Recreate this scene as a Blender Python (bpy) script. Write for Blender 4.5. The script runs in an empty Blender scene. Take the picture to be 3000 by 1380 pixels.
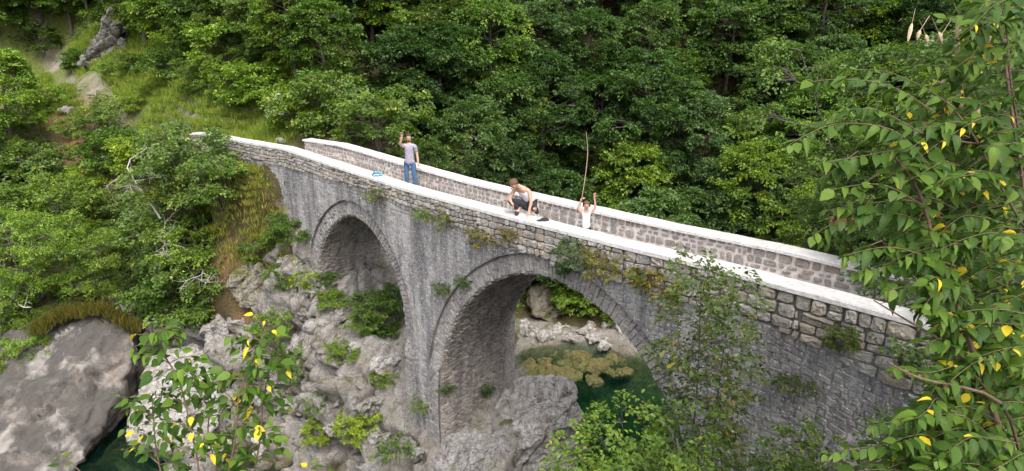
import bpy, bmesh, math, random
import numpy as np
from mathutils import Vector, Matrix, noise as mn
random.seed(7); RNG = np.random.default_rng(7)
SC = bpy.context.scene
COL = SC.collection
# ------------------------------------------------------------ camera, sky, sun
CAM_Z = 4.6; PITCH = math.radians(18.0); FPX = 1975.0
cd = bpy.data.cameras.new('camera'); cam = bpy.data.objects.new('camera', cd); COL.objects.link(cam)
cd.sensor_width = 36; cd.lens = FPX/3000*36; cd.clip_start = 0.1; cd.clip_end = 400
cam.location = (0, 0, CAM_Z); cam.rotation_euler = (math.radians(90)-PITCH, 0, 0)
SC.camera = cam
W = bpy.data.worlds.new('World'); SC.world = W; W.use_nodes = True
wn = W.node_tree; bg = wn.nodes['Background']
sky = wn.nodes.new('ShaderNodeTexSky'); sky.sky_type = 'NISHITA'; sky.sun_disc = False
SUN_EL, SUN_AZ = math.radians(56), math.radians(163)      # azimuth clockwise from +Y
sky.sun_elevation = SUN_EL; sky.sun_rotation = SUN_AZ; sky.air_density = 1.0; sky.dust_density = 4.0
sky.ozone_density = 0.6
hsv = wn.nodes.new('ShaderNodeHueSaturation'); hsv.inputs['Saturation'].default_value = 0.45     # thin cloud whitens the sky
wn.links.new(sky.outputs[0], hsv.inputs['Color']); wn.links.new(hsv.outputs[0], bg.inputs[0]); bg.inputs[1].default_value = 0.15
sd = bpy.data.lights.new('sun', 'SUN'); sun = bpy.data.objects.new('sun', sd); COL.objects.link(sun)
sd.energy = 1.3; sd.angle = math.radians(38); sd.color = (1, 0.96, 0.9)
sdir = Vector((math.sin(SUN_AZ)*math.cos(SUN_EL), math.cos(SUN_AZ)*math.cos(SUN_EL), math.sin(SUN_EL)))
sun.rotation_euler = sdir.to_track_quat('Z', 'Y').to_euler(); sun.location = (0, 0, 60)
SC.view_settings.view_transform = 'Standard'; SC.view_settings.look = 'None'
SC.view_settings.exposure = 1.2; SC.view_settings.gamma = 1
SC.cycles.max_bounces = 6; SC.cycles.diffuse_bounces = 3; SC.cycles.transparent_max_bounces = 10
SC.cycles.glossy_bounces = 2; SC.cycles.transmission_bounces = 4
# ------------------------------------------------------------ survey helpers
CAMP = np.array([0, 0, CAM_Z])
_cp, _sp = math.cos(PITCH), math.sin(PITCH)
def ray(x, y):
    return np.array([0, _cp, -_sp])*FPX + np.array([1., 0, 0])*(x-1500) + np.array([0, _sp, _cp])*(690-y)
def at_depth(x, y, d):
    return CAMP + ray(x, y)*(d/FPX)
def on_level(x, y, z):
    r = ray(x, y); return CAMP + r*((z-CAM_Z)/r[2])
_r = ray(1190, 560); P0 = CAMP + _r*(-CAM_Z/_r[2])
_a = math.radians(43.5)
U = np.array([math.sin(_a), -math.cos(_a), 0]); V = np.array([math.cos(_a), math.sin(_a), 0])
def B(s, w, z):
    return P0 + U*s + V*w + np.array([0, 0, z])
def Bv(s, w, z):
    s = np.asarray(s, float)[..., None]; w = np.asarray(w, float)[..., None]; z = np.asarray(z, float)[..., None]
    return P0 + U*s + V*w + np.array([0, 0, 1.])*z
def toB(X, Y):
    dx, dy = X-P0[0], Y-P0[1]
    return dx*U[0]+dy*U[1], dx*V[0]+dy*V[1]
# ------------------------------------------------------------ object helpers
def mesh_obj(name, verts, faces, mat, parent=None, smooth=False, attrs=None, loc=None):
    me = bpy.data.meshes.new(name)
    verts = np.asarray(verts, dtype=np.float32).reshape(-1, 3)
    if isinstance(faces, np.ndarray):
        n, k = faces.shape
        me.vertices.add(len(verts)); me.vertices.foreach_set('co', verts.ravel())
        me.loops.add(n*k); me.loops.foreach_set('vertex_index', faces.astype(np.int32).ravel())
        me.polygons.add(n); me.polygons.foreach_set('loop_start', np.arange(0, n*k, k, dtype=np.int32))
        me.update(calc_edges=True)
    else:
        me.from_pydata([tuple(v) for v in verts.tolist()], [], faces); me.update()
    if attrs:
        for k_, v_ in attrs.items():
            v_ = np.asarray(v_, dtype=np.float32)
            at = me.attributes.new(k_, 'FLOAT', 'POINT'); at.data.foreach_set('value', v_)
    if mat: me.materials.append(mat)
    if smooth: me.polygons.foreach_set('use_smooth', np.ones(len(me.polygons), dtype=bool))
    ob = bpy.data.objects.new(name, me); COL.objects.link(ob)
    if parent:
        ob.parent = parent
        if loc is None: ob.matrix_parent_inverse = parent.matrix_world.inverted()
    if loc is not None: ob.location = loc
    return ob
def thing(name, label, cat, loc=(0, 0, 0), group=None, rotz=0):
    o = bpy.data.objects.new(name, None); COL.objects.link(o)
    o.empty_display_size = 0.3; o.location = loc; o.rotation_euler = (0, 0, rotz)
    o.matrix_world = Matrix.Translation(Vector(loc)) @ Matrix.Rotation(rotz, 4, 'Z')
    tag(o, label, cat, group); return o
def tag(o, label, cat, group=None):
    o['label'] = label; o['category'] = cat
    if group: o['group'] = group
    return o
def structure(o): o['kind'] = 'structure'; return o
def stuff(o, label=None):
    o['kind'] = 'stuff'
    if label: o['label'] = label
    return o
class Geo:
    """collects vertices and faces for one mesh"""
    def __init__(s): s.v = []; s.f = []; s.t = []
    def add(s, verts, faces, tone=0.5):
        n = len(s.v); s.v.extend([tuple(map(float, p)) for p in verts]); s.f.extend([tuple(i+n for i in f) for f in faces])
        s.t.extend([tone]*len(verts))
    def tube(s, pts, rad, sides=6, tone=0.5, cap=True):
        pts = [Vector(p) for p in pts]; n = len(s.v); m = len(pts)
        if not hasattr(rad, '__len__'): rad = [rad]*m
        ref = Vector((0.13, 0.27, 1)).normalized()
        for i, p in enumerate(pts):
            d = (pts[min(i+1, m-1)]-pts[max(i-1, 0)])
            d = d.normalized() if d.length > 1e-9 else Vector((0, 0, 1))
            a = d.cross(ref)
            if a.length < 0.05: a = d.cross(Vector((1, 0, 0)))
            a.normalize(); b = d.cross(a)
            for k in range(sides):
                t = 2*math.pi*k/sides
                q = p + (a*math.cos(t)+b*math.sin(t))*rad[i]; s.v.append((q.x, q.y, q.z)); s.t.append(tone)
        for i in range(m-1):
            for k in range(sides):
                k2 = (k+1) % sides
                s.f.append((n+i*sides+k, n+i*sides+k2, n+(i+1)*sides+k2, n+(i+1)*sides+k))
        if cap:
            s.f.append(tuple(n+k for k in range(sides))[::-1]); s.f.append(tuple(n+(m-1)*sides+k for k in range(sides)))
    def build(s, name, mat, parent=None, smooth=False, loc=None):
        return mesh_obj(name, s.v, s.f, mat, parent, smooth, {'tone': s.t}, loc)
# ------------------------------------------------------------ materials
def new_mat(name):
    m = bpy.data.materials.new(name); m.use_nodes = True
    nt = m.node_tree; p = nt.nodes['Principled BSDF']; return m, nt, p
class NB:
    """tiny node builder"""
    def __init__(s, nt, scale_obj=True):
        s.nt = nt; s.n = nt.nodes; s.l = nt.links
        s.tc = s.n.new('ShaderNodeTexCoord')
    def coord(s, scale=(1, 1, 1), rot=(0, 0, 0)):
        m = s.n.new('ShaderNodeMapping'); m.inputs['Scale'].default_value = scale; m.inputs['Rotation'].default_value = rot
        s.l.new(s.tc.outputs['Object'], m.inputs['Vector']); return m.outputs[0]
    def noise(s, scale, detail=5, rough=0.6, vec=None, dist=0):
        t = s.n.new('ShaderNodeTexNoise'); t.inputs['Scale'].default_value = scale; t.inputs['Detail'].default_value = detail
        t.inputs['Roughness'].default_value = rough; t.inputs['Distortion'].default_value = dist
        s.l.new(vec if vec else s.tc.outputs['Object'], t.inputs['Vector']); return t.outputs['Fac']
    def voro(s, scale, feature='F1', vec=None, out='Distance'):
        t = s.n.new('ShaderNodeTexVoronoi'); t.feature = feature; t.inputs['Scale'].default_value = scale
        s.l.new(vec if vec else s.tc.outputs['Object'], t.inputs['Vector']); return t.outputs[out]
    def nvec(s, scale):
        t = s.n.new('ShaderNodeTexNoise'); t.inputs['Scale'].default_value = scale; t.inputs['Detail'].default_value = 4
        s.l.new(s.tc.outputs['Object'], t.inputs['Vector']); return t.outputs['Color']
    def ramp(s, fac, stops):
        r = s.n.new('ShaderNodeValToRGB'); e = r.color_ramp.elements
        while len(e) < len(stops): e.new(0.5)
        for i, (p, c) in enumerate(stops):
            e[i].position = p
            e[i].color = (c, c, c, 1) if not hasattr(c, '__len__') else (*c, 1)
        s.l.new(fac, r.inputs[0]); return r.outputs[0]
    def mix(s, fac, a, b, mode='MIX'):
        m = s.n.new('ShaderNodeMix'); m.data_type = 'RGBA'; m.blend_type = mode
        if mode != 'MIX': m.clamp_result = False
        for sock, val in ((m.inputs[0], fac), (m.inputs[6], a), (m.inputs[7], b)):
            if isinstance(val, (int, float)): sock.default_value = val if sock == m.inputs[0] else (val, val, val, 1)
            elif isinstance(val, tuple): sock.default_value = (*val, 1)
            else: s.l.new(val, sock)
        return m.outputs[2]
    def math(s, op, a, b=0.0, clamp=False):
        m = s.n.new('ShaderNodeMath'); m.operation = op; m.use_clamp = clamp
        for sock, val in ((m.inputs[0], a), (m.inputs[1], b)):
            if isinstance(val, (int, float)): sock.default_value = val
            else: s.l.new(val, sock)
        return m.outputs[0]
    def attr(s, name):
        a = s.n.new('ShaderNodeAttribute'); a.attribute_name = name; return a.outputs['Fac']
    def up(s):
        g = s.n.new('ShaderNodeNewGeometry'); x = s.n.new('ShaderNodeSeparateXYZ'); s.l.new(g.outputs['Normal'], x.inputs[0]); return x.outputs[2]
    def bump(s, h, strength, dist, p):
        b = s.n.new('ShaderNodeBump'); b.inputs['Strength'].default_value = strength; b.inputs['Distance'].default_value = dist
        s.l.new(h, b.inputs['Height']); s.l.new(b.outputs[0], p.inputs['Normal'])
    def objcolor(s):
        o = s.n.new('ShaderNodeObjectInfo'); return o.outputs['Color']
def simple(name, col, rough=0.7, var=0.15, scale=12, bump=0.0, metallic=0):
    m, nt, p = new_mat(name); b = NB(nt)
    f = b.noise(scale, 4)
    lo = tuple(c*(1-var) for c in col); hi = tuple(min(1, c*(1+var)) for c in col)
    nt.links.new(b.ramp(f, [(0.3, lo), (0.7, hi)]), p.inputs['Base Color'])
    p.inputs['Roughness'].default_value = rough; p.inputs['Metallic'].default_value = metallic
    if bump: b.bump(f, bump, 0.01, p)
    return m
def leaf_mat(name, stops, transl=0.35, rough=0.45, spec=0.4):
    m, nt, p = new_mat(name); b = NB(nt)
    c = b.ramp(b.attr('tone'), stops)
    c = b.mix(1.0, c, b.objcolor(), 'MULTIPLY')
    nt.links.new(c, p.inputs['Base Color']); p.inputs['Roughness'].default_value = rough
    p.inputs['Specular IOR Level'].default_value = spec
    t = nt.nodes.new('ShaderNodeBsdfTranslucent')
    c2 = b.mix(1.0, c, (1.15, 1.25, 0.45), 'MULTIPLY')
    nt.links.new(c2, t.inputs[0])
    mx = nt.nodes.new('ShaderNodeMixShader'); mx.inputs[0].default_value = transl
    out = nt.nodes['Material Output']
    nt.links.new(p.outputs[0], mx.inputs[1]); nt.links.new(t.outputs[0], mx.inputs[2]); nt.links.new(mx.outputs[0], out.inputs[0])
    return m
M = {}
M['leaf'] = leaf_mat('forest leaf', [(0, (.042, .082, .022)), (.5, (.080, .140, .034)), (.85, (.135, .205, .045)), (1, (.23, .26, .04))])
M['leaf_near'] = leaf_mat('near leaf', [(0, (.022, .055, .010)), (.45, (.050, .105, .017)), (.86, (.115, .19, .028)), (.93, (.50, .42, .03)), (1, (.62, .46, .03))], rough=.5, spec=.22)
M['leaf_dry'] = leaf_mat('drying leaf', [(0, (.06, .10, .03)), (.5, (.11, .17, .045)), (.78, (.20, .22, .05)), (.86, (.30, .18, .07)), (1, (.45, .36, .06))])
M['grass'] = leaf_mat('grass blade', [(0, (.09, .14, .03)), (.5, (.20, .24, .04)), (1, (.36, .33, .08))], transl=.3, rough=.6, spec=.2)
M['bark'] = simple('bark', (.10, .085, .07), .9, .5, 14, .6)
M['dead_wood'] = simple('bleached dead wood', (.42, .38, .34), .85, .25, 20, .4)
M['twig'] = simple('twig bark', (.14, .09, .06), .8, .3, 30)
def rock_material(name, base, dark, warm, moss_amt=0.5, stain=0.5, sc=1.0, cracks=.3, specks=.6):
    m, nt, p = new_mat(name); b = NB(nt)
    n1 = b.noise(0.9*sc, 8, .65, dist=.6); n2 = b.noise(5*sc, 8, .7); n3 = b.noise(22*sc, 4, .7)
    c = b.ramp(n2, [(.28, dark), (.46, base), (.75, tuple(min(1, x*1.3) for x in base))])
    c = b.mix(b.ramp(n1, [(.42, 0), (.62, 1)]), c, warm, 'MIX') if False else b.mix(b.math('MULTIPLY', b.ramp(n1, [(.45, 0), (.68, 1)]), .55), c, warm)
    st = b.noise(1.6*sc, 6, .7, vec=b.coord((1.6, 1.6, .35)))
    c = b.mix(b.math('MULTIPLY', b.ramp(st, [(.44, 0), (.60, 1)]), stain), c, tuple(x*.36 for x in base))
    c = b.mix(b.ramp(n3, [(.35, .38), (.5, 0)]), c, dark)
    v = b.voro(9*sc)
    c = b.mix(b.ramp(v, [(.08, specks), (.2, 0)]), c, (.50, .48, .44))
    if cracks:
        fz = b.voro(1.5*sc, 'DISTANCE_TO_EDGE', vec=b.mix(.38, b.coord((1.5, 1, .5), (0, .6, 0)), b.nvec(2.5*sc)))
        c = b.mix(b.ramp(fz, [(.006, .45), (.022, 0)]), c, (.07, .06, .05))
    if cracks == 0:
        c = b.mix(b.ramp(b.noise(.42, 6, .65, dist=1.0), [(.49, .9), (.60, 0)]), c, (.085, .078, .072))
        c = b.mix(b.ramp(b.noise(.6, 5, .6, vec=b.coord((1.2, 1.2, .5), (0, .5, 2))), [(.55, 0), (.66, .7)]), c, (.40, .37, .34))
    # moss keeps to ledges that hold soil and water
    ms = b.math('MULTIPLY', b.ramp(b.up(), [(.35, 0), (.8, 1)]), b.ramp(b.noise(1.3*sc, 7, .75), [(.62-.3*moss_amt, 0), (.72-.3*moss_amt, 1)]))
    mossc = b.ramp(b.noise(7, 4), [(.3, (.055, .075, .018)), (.55, (.12, .13, .03)), (.75, (.17, .11, .045))])
    c = b.mix(b.math('MULTIPLY', ms, min(1, moss_amt*1.8)), c, mossc)
    nt.links.new(c, p.inputs['Base Color']); p.inputs['Roughness'].default_value = .9; p.inputs['Specular IOR Level'].default_value = .25
    hh = b.math('ADD', b.math('MULTIPLY', n2, .8), b.math('MULTIPLY', n3, .35))
    cr = b.voro(2.1*sc, 'DISTANCE_TO_EDGE', vec=b.coord((1, 1, 1.7), (.5, .3, .2)))
    hh = b.math('ADD', hh, b.math('MULTIPLY', b.ramp(cr, [(0, 0), (.05, 1)]), cracks))
    b.bump(hh, 1.0, .14, p)
    return m
M['rock'] = rock_material('bank limestone', (.37, .35, .33), (.10, .093, .085), (.33, .28, .235), .35, .35)
M['rock_smooth'] = rock_material('water-worn limestone', (.235, .21, .19), (.10, .088, .08), (.21, .17, .135), .12, .95, .45, .0, .12)
M['rock_pale'] = rock_material('pale boulder', (.54, .51, .485), (.13, .12, .11), (.44, .385, .33), .2, .35, 1.4)
M['rock_white'] = rock_material('white lichened rock', (.46, .44, .43), (.15, .14, .14), (.36, .33, .30), .35, .35, 2.0)
M['rock_moss'] = rock_material('mossy rock', (.30, .27, .23), (.11, .10, .07), (.28, .22, .14), .85, .4)
# ------------------------------------------------------------ bridge profile and arch outlines (survey values)
S_TOP = [-17, -15.3, -11.3, -7.4, -3.4, 0, 4.3, 7.3, 9.5, 11.4, 12.8, 18]
Z_TOP = [-.50, -.31, -.11, .12, .04, 0, .09, .18, .28, .31, .34, .30]
def ztop(s): return np.interp(s, S_TOP, Z_TOP)          # underside of the near coping
def smooth_curve(pts, n=160):
    pts = np.array(pts, float); m = len(pts); out = []
    for i in range(m-1):
        p0 = pts[max(i-1, 0)]; p1 = pts[i]; p2 = pts[i+1]; p3 = pts[min(i+2, m-1)]
        for t in np.linspace(0, 1, 12, endpoint=False):
            out.append(.5*((2*p1)+(-p0+p2)*t+(2*p0-5*p1+4*p2-p3)*t*t+(-p0+3*p1-3*p2+p3)*t**3))
    out.append(pts[-1]); out = np.array(out)
    d = np.r_[0, np.cumsum(np.linalg.norm(np.diff(out, axis=0), axis=1))]
    tt = np.linspace(0, d[-1], n)
    return np.c_[np.interp(tt, d, out[:, 0]), np.interp(tt, d, out[:, 1])]
ZSP = -4.6
A1 = smooth_curve([(-6.0, -9), (-6.0, -6), (-5.97, -4.6), (-5.68, -3.45), (-5.15, -2.62), (-4.45, -1.98), (-3.7, -1.56), (-3.1, -1.42), (-2.5, -1.5), (-1.78, -1.86), (-1.12, -2.5), (-.72, -3.3), (-.55, -4.3), (-.53, -6), (-.53, -9.6)], 220)
A2 = smooth_curve([(1.08, -10.5), (1.08, -7), (1.10, -5.9), (1.24, -4.9), (1.55, -3.98), (2.12, -3.0), (2.9, -2.15), (3.66, -1.60), (4.4, -1.25), (5.15, -1.08), (5.75, -1.09), (6.5, -1.22), (7.3, -1.56), (7.95, -2.02), (8.55, -2.65), (9.05, -3.35), (9.45, -4.3), (9.65, -5.4), (9.7, -8), (9.7, -10.5)], 260)
RT = .52                                                # ring thickness
def outward(curve):
    t = np.gradient(curve, axis=0); n = np.c_[-t[:, 1], t[:, 0]]; n /= np.linalg.norm(n, axis=1)[:, None]
    return n
A1n, A2n = outward(A1), outward(A2)
WB = 2.66                                               # bridge width
# ------------------------------------------------------------ terrain
CP = []
def c_px(x, y, z): p = on_level(x, y, z); CP.append((p[0], p[1], z))
def c_b(s, w, z): p = B(s, w, 0); CP.append((p[0], p[1], z))
def c_xy(x, y, z): CP.append((x, y, z))
WATER = -10.0
# path and hillside left of the bridge
for a in [(590, 385, -.9), (480, 352, -.8), (330, 310, -.6), (200, 250, -.2), (150, 205, .2), (80, 130, 1.2),
          (720, 372, -.75), (850, 410, -.75), (700, 330, -.1), (560, 300, .2), (400, 250, .5), (300, 190, 1.5), (800, 340, 1.0), (640, 270, 2.0),
          (250, 370, -2.0), (320, 450, -3.0), (150, 450, -3.0), (40, 400, -2.2), (150, 600, -4.2), (40, 600, -4.5), (100, 750, -5.6), (300, 720, -5.4), (250, 880, -6.6), (100, 900, -7.0), (400, 880, -6.6),
          (430, 560, -4.2), (420, 640, -5.2), (520, 640, -4.6), (600, 560, -2.6), (650, 650, -3.4), (720, 600, -2.6), (620, 760, -4.6), (760, 700, -3.8),
          (700, 850, -5.2), (800, 830, -4.7), (560, 900, -6.6), (640, 960, -6.9), (520, 1000, -8.2), (440, 1050, -10.6), (420, 1150, -11.5), (460, 1280, -11.2), (600, 1150, -8.9), (540, 1250, -9.8), (600, 1350, -9.9), (720, 1100, -8.0), (760, 1250, -9.0), (720, 1350, -9.8),
          (850, 950, -6.2), (900, 1080, -7.2), (900, 1200, -8.2), (1000, 1000, -6.3), (1000, 1150, -7.4), (1080, 950, -5.9), (1150, 1000, -6.2), (1150, 1150, -7.2), (1050, 1280, -8.4), (1180, 1240, -7.6), (900, 1330, -9.2), (1150, 1360, -8.8)]: c_px(*a)
for a in [(-11.6, -.15, -1.05), (-8.6, -.15, -1.15), (-7.2, -.15, -1.5), (-6.6, -.2, -2.4), (-6.3, -.2, -3.5), (-6.1, -.1, -4.5), (-14, -.3, -1.0), (-16, -1, -1.3),
          (-13, -2.2, -2.2), (-10, -2, -2.6), (-8, -2, -3.6), (-6.5, -1.5, -5.0), (-4.5, 0, -4.9), (-3, 0, -5.1), (-1.5, .2, -5.5), (-.6, 0, -6.6), (-4.5, 1.3, -4.7), (-3, 1.5, -4.7), (-1.2, 1.5, -5.3), (-5.5, 2.7, -4.4), (-3.5, 3.0, -4.3), (-1, 3, -5.6),
          (0, -.4, -7.6), (1.1, -.5, -8.0), (2, -.3, -8.3), (1.5, 1, -7.8), (2.6, 1.2, -7.6), (3.2, 1.6, -8.0), (1.2, 3.0, -7.6), (2.2, 2.6, -7.4), (4.3, 1.0, -9.6), (3, -1.5, -10.2), (1.5, -1.8, -9.4), (5.5, 1.8, -11.6), (3.5, 3.6, -11.2), (6, -1, -12.2), (1.5, 4.8, -11.2), (-1, 4.6, -8.5), (7.5, .5, -12.2), (9, 1, -9),
          (-1.5, 6, -11.5), (4, 5, -13), (3, 8, -13.2), (-4, 6, -7), (-7, 4, -3.2), (-9, 3, -1.0), (-11, 3, -.7), (-9, 6, -.6), (-6, 6.5, -3.6),
          (-12, 5, -.2), (-15, 4, -.3), (-6, 9.5, -9.4), (-4.5, 10.2, -9.8), (-1, 12.6, -9.8),
          (9.9, 0, -6.2), (10.6, 0, -4.8), (12, -.3, -3.9), (13.5, -.2, -1.2), (15, 1, -.7), (11, 2.7, -4.5), (13, 3.5, -2), (16, 3.5, -.6), (10, -2.5, -6.6), (12.5, -2, -4.4), (8.2, -3, -9.5), (10, 6, -7), (13, 7, -5), (17, 6, -1.0)]: c_b(*a)
# river bed towards the far bank and downstream
for a in [(0, 25, -12.6), (2, 27.3, -10.9), (6, 26.5, -10.8), (5, 24, -12.2), (0, 28.6, -10.4), (10, 24, -11.5), (14, 24, -11), (-16.5, 19, -12), (-14, 20.5, -11.6), (-12, 16, -12), (-8, 13.5, -12.4), (-4, 12, -12.6), (-14, 12, -13), (-22, 14, -12), (0, 11, -12.5), (1.5, 14, -12.6), (4, 19, -13)]: c_xy(*a)
# far bank: forested slope
for a in [(0, 30.2, -9.6), (5.5, 29.2, -9.6), (10, 28, -9.5), (16, 27, -9.3), (2, 33, -7), (8, 32, -6.8), (15, 31, -6), (22, 30, -5), (30, 30, -3), (0, 37, -3), (8, 37, -2.5), (16, 37, -1), (26, 38, 1),
          (-5, 34, -2.0), (-10, 36, 2.2), (-16, 41, 3.5), (-8, 40, 4), (-14, 46, 8), (-24, 52, 6), (-33, 56, 4), (0, 44, 5), (10, 45, 6), (20, 46, 8), (32, 46, 9), (-5, 52, 13), (10, 54, 15), (30, 56, 18), (-25, 62, 15), (-45, 62, 12), (-20, 75, 28), (10, 75, 30), (40, 70, 28), (-50, 80, 25), (55, 50, 12), (55, 80, 34), (-42, 45, 0), (-36, 36, -4), (-46, 30, -6), (-30, 26, -8.3), (-36, 20, -11), (-26, 22, -8.6)]: c_xy(*a)
# near bank under and beside the viewpoint
for a in [(3, 8, -10.5), (6, 6, -6.5), (9, 7.5, -3.2), (12, 8, -1), (0, 5, -8.5), (-6, 6, -10), (-14, 6, -10.5), (4, 2, -3), (0, 0, 1.5), (10, 2, 1), (18, 6, 2), (-10, 0, -3), (-25, 2, -6), (25, 10, 3), (25, 22, -2), (35, 18, 0), (45, 5, 5), (-45, 5, -6), (0, -8, 4), (20, 18, -3)]: c_xy(*a)
CPa = np.array(CP)
# drop points that crowd each other
_keep = []
for i, p in enumerate(CPa):
    if all(np.hypot(*(p[:2]-CPa[j][:2])) > .55 for j in _keep): _keep.append(i)
CPa = CPa[_keep]
_C = 1.5
_D = np.sqrt(((CPa[:, None, :2]-CPa[None, :, :2])**2).sum(-1)+_C*_C)
_wt = np.linalg.solve(_D - np.eye(len(CPa))*0.06, CPa[:, 2]-CPa[:, 2].mean())
def base_h(X, Y):
    X = np.asarray(X, float); Y = np.asarray(Y, float); sh = X.shape; x = X.ravel(); y = Y.ravel(); o = np.empty(len(x))
    for i in range(0, len(x), 20000):
        d = np.sqrt((x[i:i+20000, None]-CPa[:, 0])**2+(y[i:i+20000, None]-CPa[:, 1])**2+_C*_C)
        o[i:i+20000] = d@_wt
    return (o+CPa[:, 2].mean()).reshape(sh)
PATH = np.array([on_level(*a)[:2] for a in [(620, 378, -.9), (480, 352, -.85), (330, 310, -.6), (200, 250, -.2), (150, 205, .2), (120, 180, .5)]])
def seg_dist(X, Y, line):
    d = np.full(X.shape, 1e9)
    for a, b in zip(line[:-1], line[1:]):
        ab = b-a; t = np.clip(((X-a[0])*ab[0]+(Y-a[1])*ab[1])/(ab@ab), 0, 1)
        d = np.minimum(d, np.hypot(X-a[0]-ab[0]*t, Y-a[1]-ab[1]*t))
    return d
def np_noise(P, sc, octv=4, seed=0.0):
    v = Vector((seed*17.3, seed*5.1, seed*9.7))
    return np.array([mn.fractal(Vector(p)*sc+v, 0.9, 2.1, octv) for p in P])
def blocky(P, sc, seed=0.0):
    """voronoi blocks: per-block push and a fissure value at the joints"""
    off = np.empty(len(P)); fis = np.empty(len(P))
    for i, p in enumerate(P):
        q = Vector(((p[0]*.80-p[2]*.60)*sc*1.9, p[1]*sc*.95, (p[0]*.60+p[2]*.80)*sc*.72))
        w = mn.noise_vector(q*.7)*.35; q = q+w+Vector((seed, seed, seed))
        d, pts = mn.voronoi(q)
        c = pts[0]; hsh = lambda k: (math.sin(c.x*12.9*k+c.y*78.2+c.z*37.7/k)*43758.5) % 1.0
        off[i] = hsh(1.0)+(q.x-c.x)*(hsh(1.3)-.5)*2.1+(q.y-c.y)*(hsh(1.7)-.5)*2.1+(q.z-c.z)*(hsh(2.3)-.5)*2.1
        fis[i] = d[1]-d[0]
    return off, fis
def rock_mask(X, Y, Z):
    s, w = toB(X, Y)
    m = np.zeros(X.shape)
    g = (s > -9) & (s < 4.5) & (w < 6) & (w > -12)
    m[g] = np.clip((s[g]+8.6)/1.6, 0, 1)
    m = np.maximum(m, np.clip((-6.4-Z)/.8, 0, 1))
    m = m*(1-np.clip((Y-24-.0*X)/3, 0, 1)*(X > -3))
    far = (Y > 26) & (X > -4)
    m[far] = np.clip((-9.35-Z[far])/.4, 0, 1)
    return m
SOIL = [on_level(a, b_, z)[:2] for a, b_, z in [(190, 330, -1.2), (230, 400, -2.2), (200, 460, -3.0), (250, 340, -1.4), (90, 520, -3.6), (260, 560, -4)]]+[B(-8.3, -1.4, 0)[:2], B(-7.2, -.9, 0)[:2], B(-9.6, -1.8, 0)[:2], B(-6.9, -1.9, 0)[:2]]
SOIL_R = [1.6, 1.3, .9, 1.5, .9, .9, .8, .6, .5, .3]
def soil_mask(P):
    o = np.zeros(len(P))
    for c, r in zip(SOIL, SOIL_R): o = np.maximum(o, np.clip(1.4-np.hypot(P[:, 0]-c[0], P[:, 1]-c[1])/r, 0, 1))
    return o
def terrain_mesh(name, x0, x1, y0, y1, st, mats, detail, sink=None):
    xs = np.arange(x0, x1+1e-6, st); ys = np.arange(y0, y1+1e-6, st)
    X, Y = np.meshgrid(xs, ys); Z = base_h(X, Y)
    P = np.c_[X.ravel(), Y.ravel(), Z.ravel()]
    rk = rock_mask(X, Y, Z).ravel()
    gy, gx = np.gradient(Z, st, st); N = np.c_[-gx.ravel(), -gy.ravel(), np.ones(P.shape[0])]; N /= np.linalg.norm(N, axis=1)[:, None]
    pd = seg_dist(X, Y, PATH).ravel(); onpath = np.clip(1.6-pd, 0, 1)
    n1 = np_noise(P, .35, 5, 1)
    gr0 = np.clip((P[:, 2]+2.2)/1.2, 0, 1)*np.clip(1-(pd-5.5)/2.5, 0, 1)*(toB(P[:, 0], P[:, 1])[0] < -6)
    disp = n1*.55*(1-onpath)*(1-.75*gr0)
    if detail:
        o1, f1 = blocky(P, .42, 1); o2, f2 = blocky(P, 1.05, 5); n2 = np_noise(P, 1.8, 5, 3); o3, f3 = blocky(P, 2.3, 9)
        d = (o1-.5)*1.2 + (o2-.5)*.6 + (o3-.5)*.24 - np.abs(n2)*.26 + .08 + np_noise(P, 5.5, 3, 7)*.07 - np.clip(.07-f3, 0, .07)*1.4 - np.clip(.10-f1, 0, .1)*5.5 - np.clip(.09-f2, 0, .1)*2.2
        disp = disp*(1-rk*.8) + rk*d
    s, w = toB(X, Y); s = s.ravel(); w = w.ravel()
    # keep soil and rock out of the roadway and the arch openings
    lim = np.ones(len(P))
    band = (w > -.4) & (w < WB+.4); lim[band] = .35
    P2 = P + N*(disp*lim)[:, None]
    road = (w > .0) & (w < WB) & (s > -16.5); P2[road, 2] = np.minimum(P2[road, 2], -.78)
    # the small arch stands open down to its rock sill
    g = (s > -6.7) & (s < .1) & (w > -.5) & (w < WB+1.2)
    edge = np.clip(np.minimum(np.minimum(s[g]+6.7, .1-s[g])/.6, np.minimum(w[g]+.5, WB+1.2-w[g])/.5), 0, 1)
    cl = -4.35-.26*(s[g]+6)+(rk[g]*(n1[g]*.5)); P2[g, 2] = P2[g, 2]*(1-edge)+np.minimum(P2[g, 2], cl)*edge
    if sink is not None:
        a0, a1, b0, b1 = sink
        ins = (P2[:, 0] > a0) & (P2[:, 0] < a1) & (P2[:, 1] > b0) & (P2[:, 1] < b1); P2[ins, 2] -= 1.6
    ny, nx = X.shape; idx = np.arange(ny*nx).reshape(ny, nx)
    F = np.stack([idx[:-1, :-1], idx[:-1, 1:], idx[1:, 1:], idx[1:, :-1]], -1).reshape(-1, 4)
    gr = np.clip((P2[:, 2]+2.2)/1.2, 0, 1)*np.clip(1-(pd-5.5)/2.5, 0, 1)*(s < -6)
    ob = mesh_obj(name, P2, F, mats, None, not detail, {'algae_shade': np.clip((-9.75-P2[:, 2]+n1*.5)/.35, 0, 1), 'path': np.clip(.95-pd*1.25+n1*2.2, 0, 1)*(P2[:, 2] > -1.8)*np.clip((-21-s)/2.5, 0, 1), 'rock': rk, 'grassy': gr, 'soil': soil_mask(P2)})  # algal mask reaches above the water to paint the cleft's deep shade
    return structure(ob), P2.reshape(ny, nx, 3), (x0, y0, st)
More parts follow.
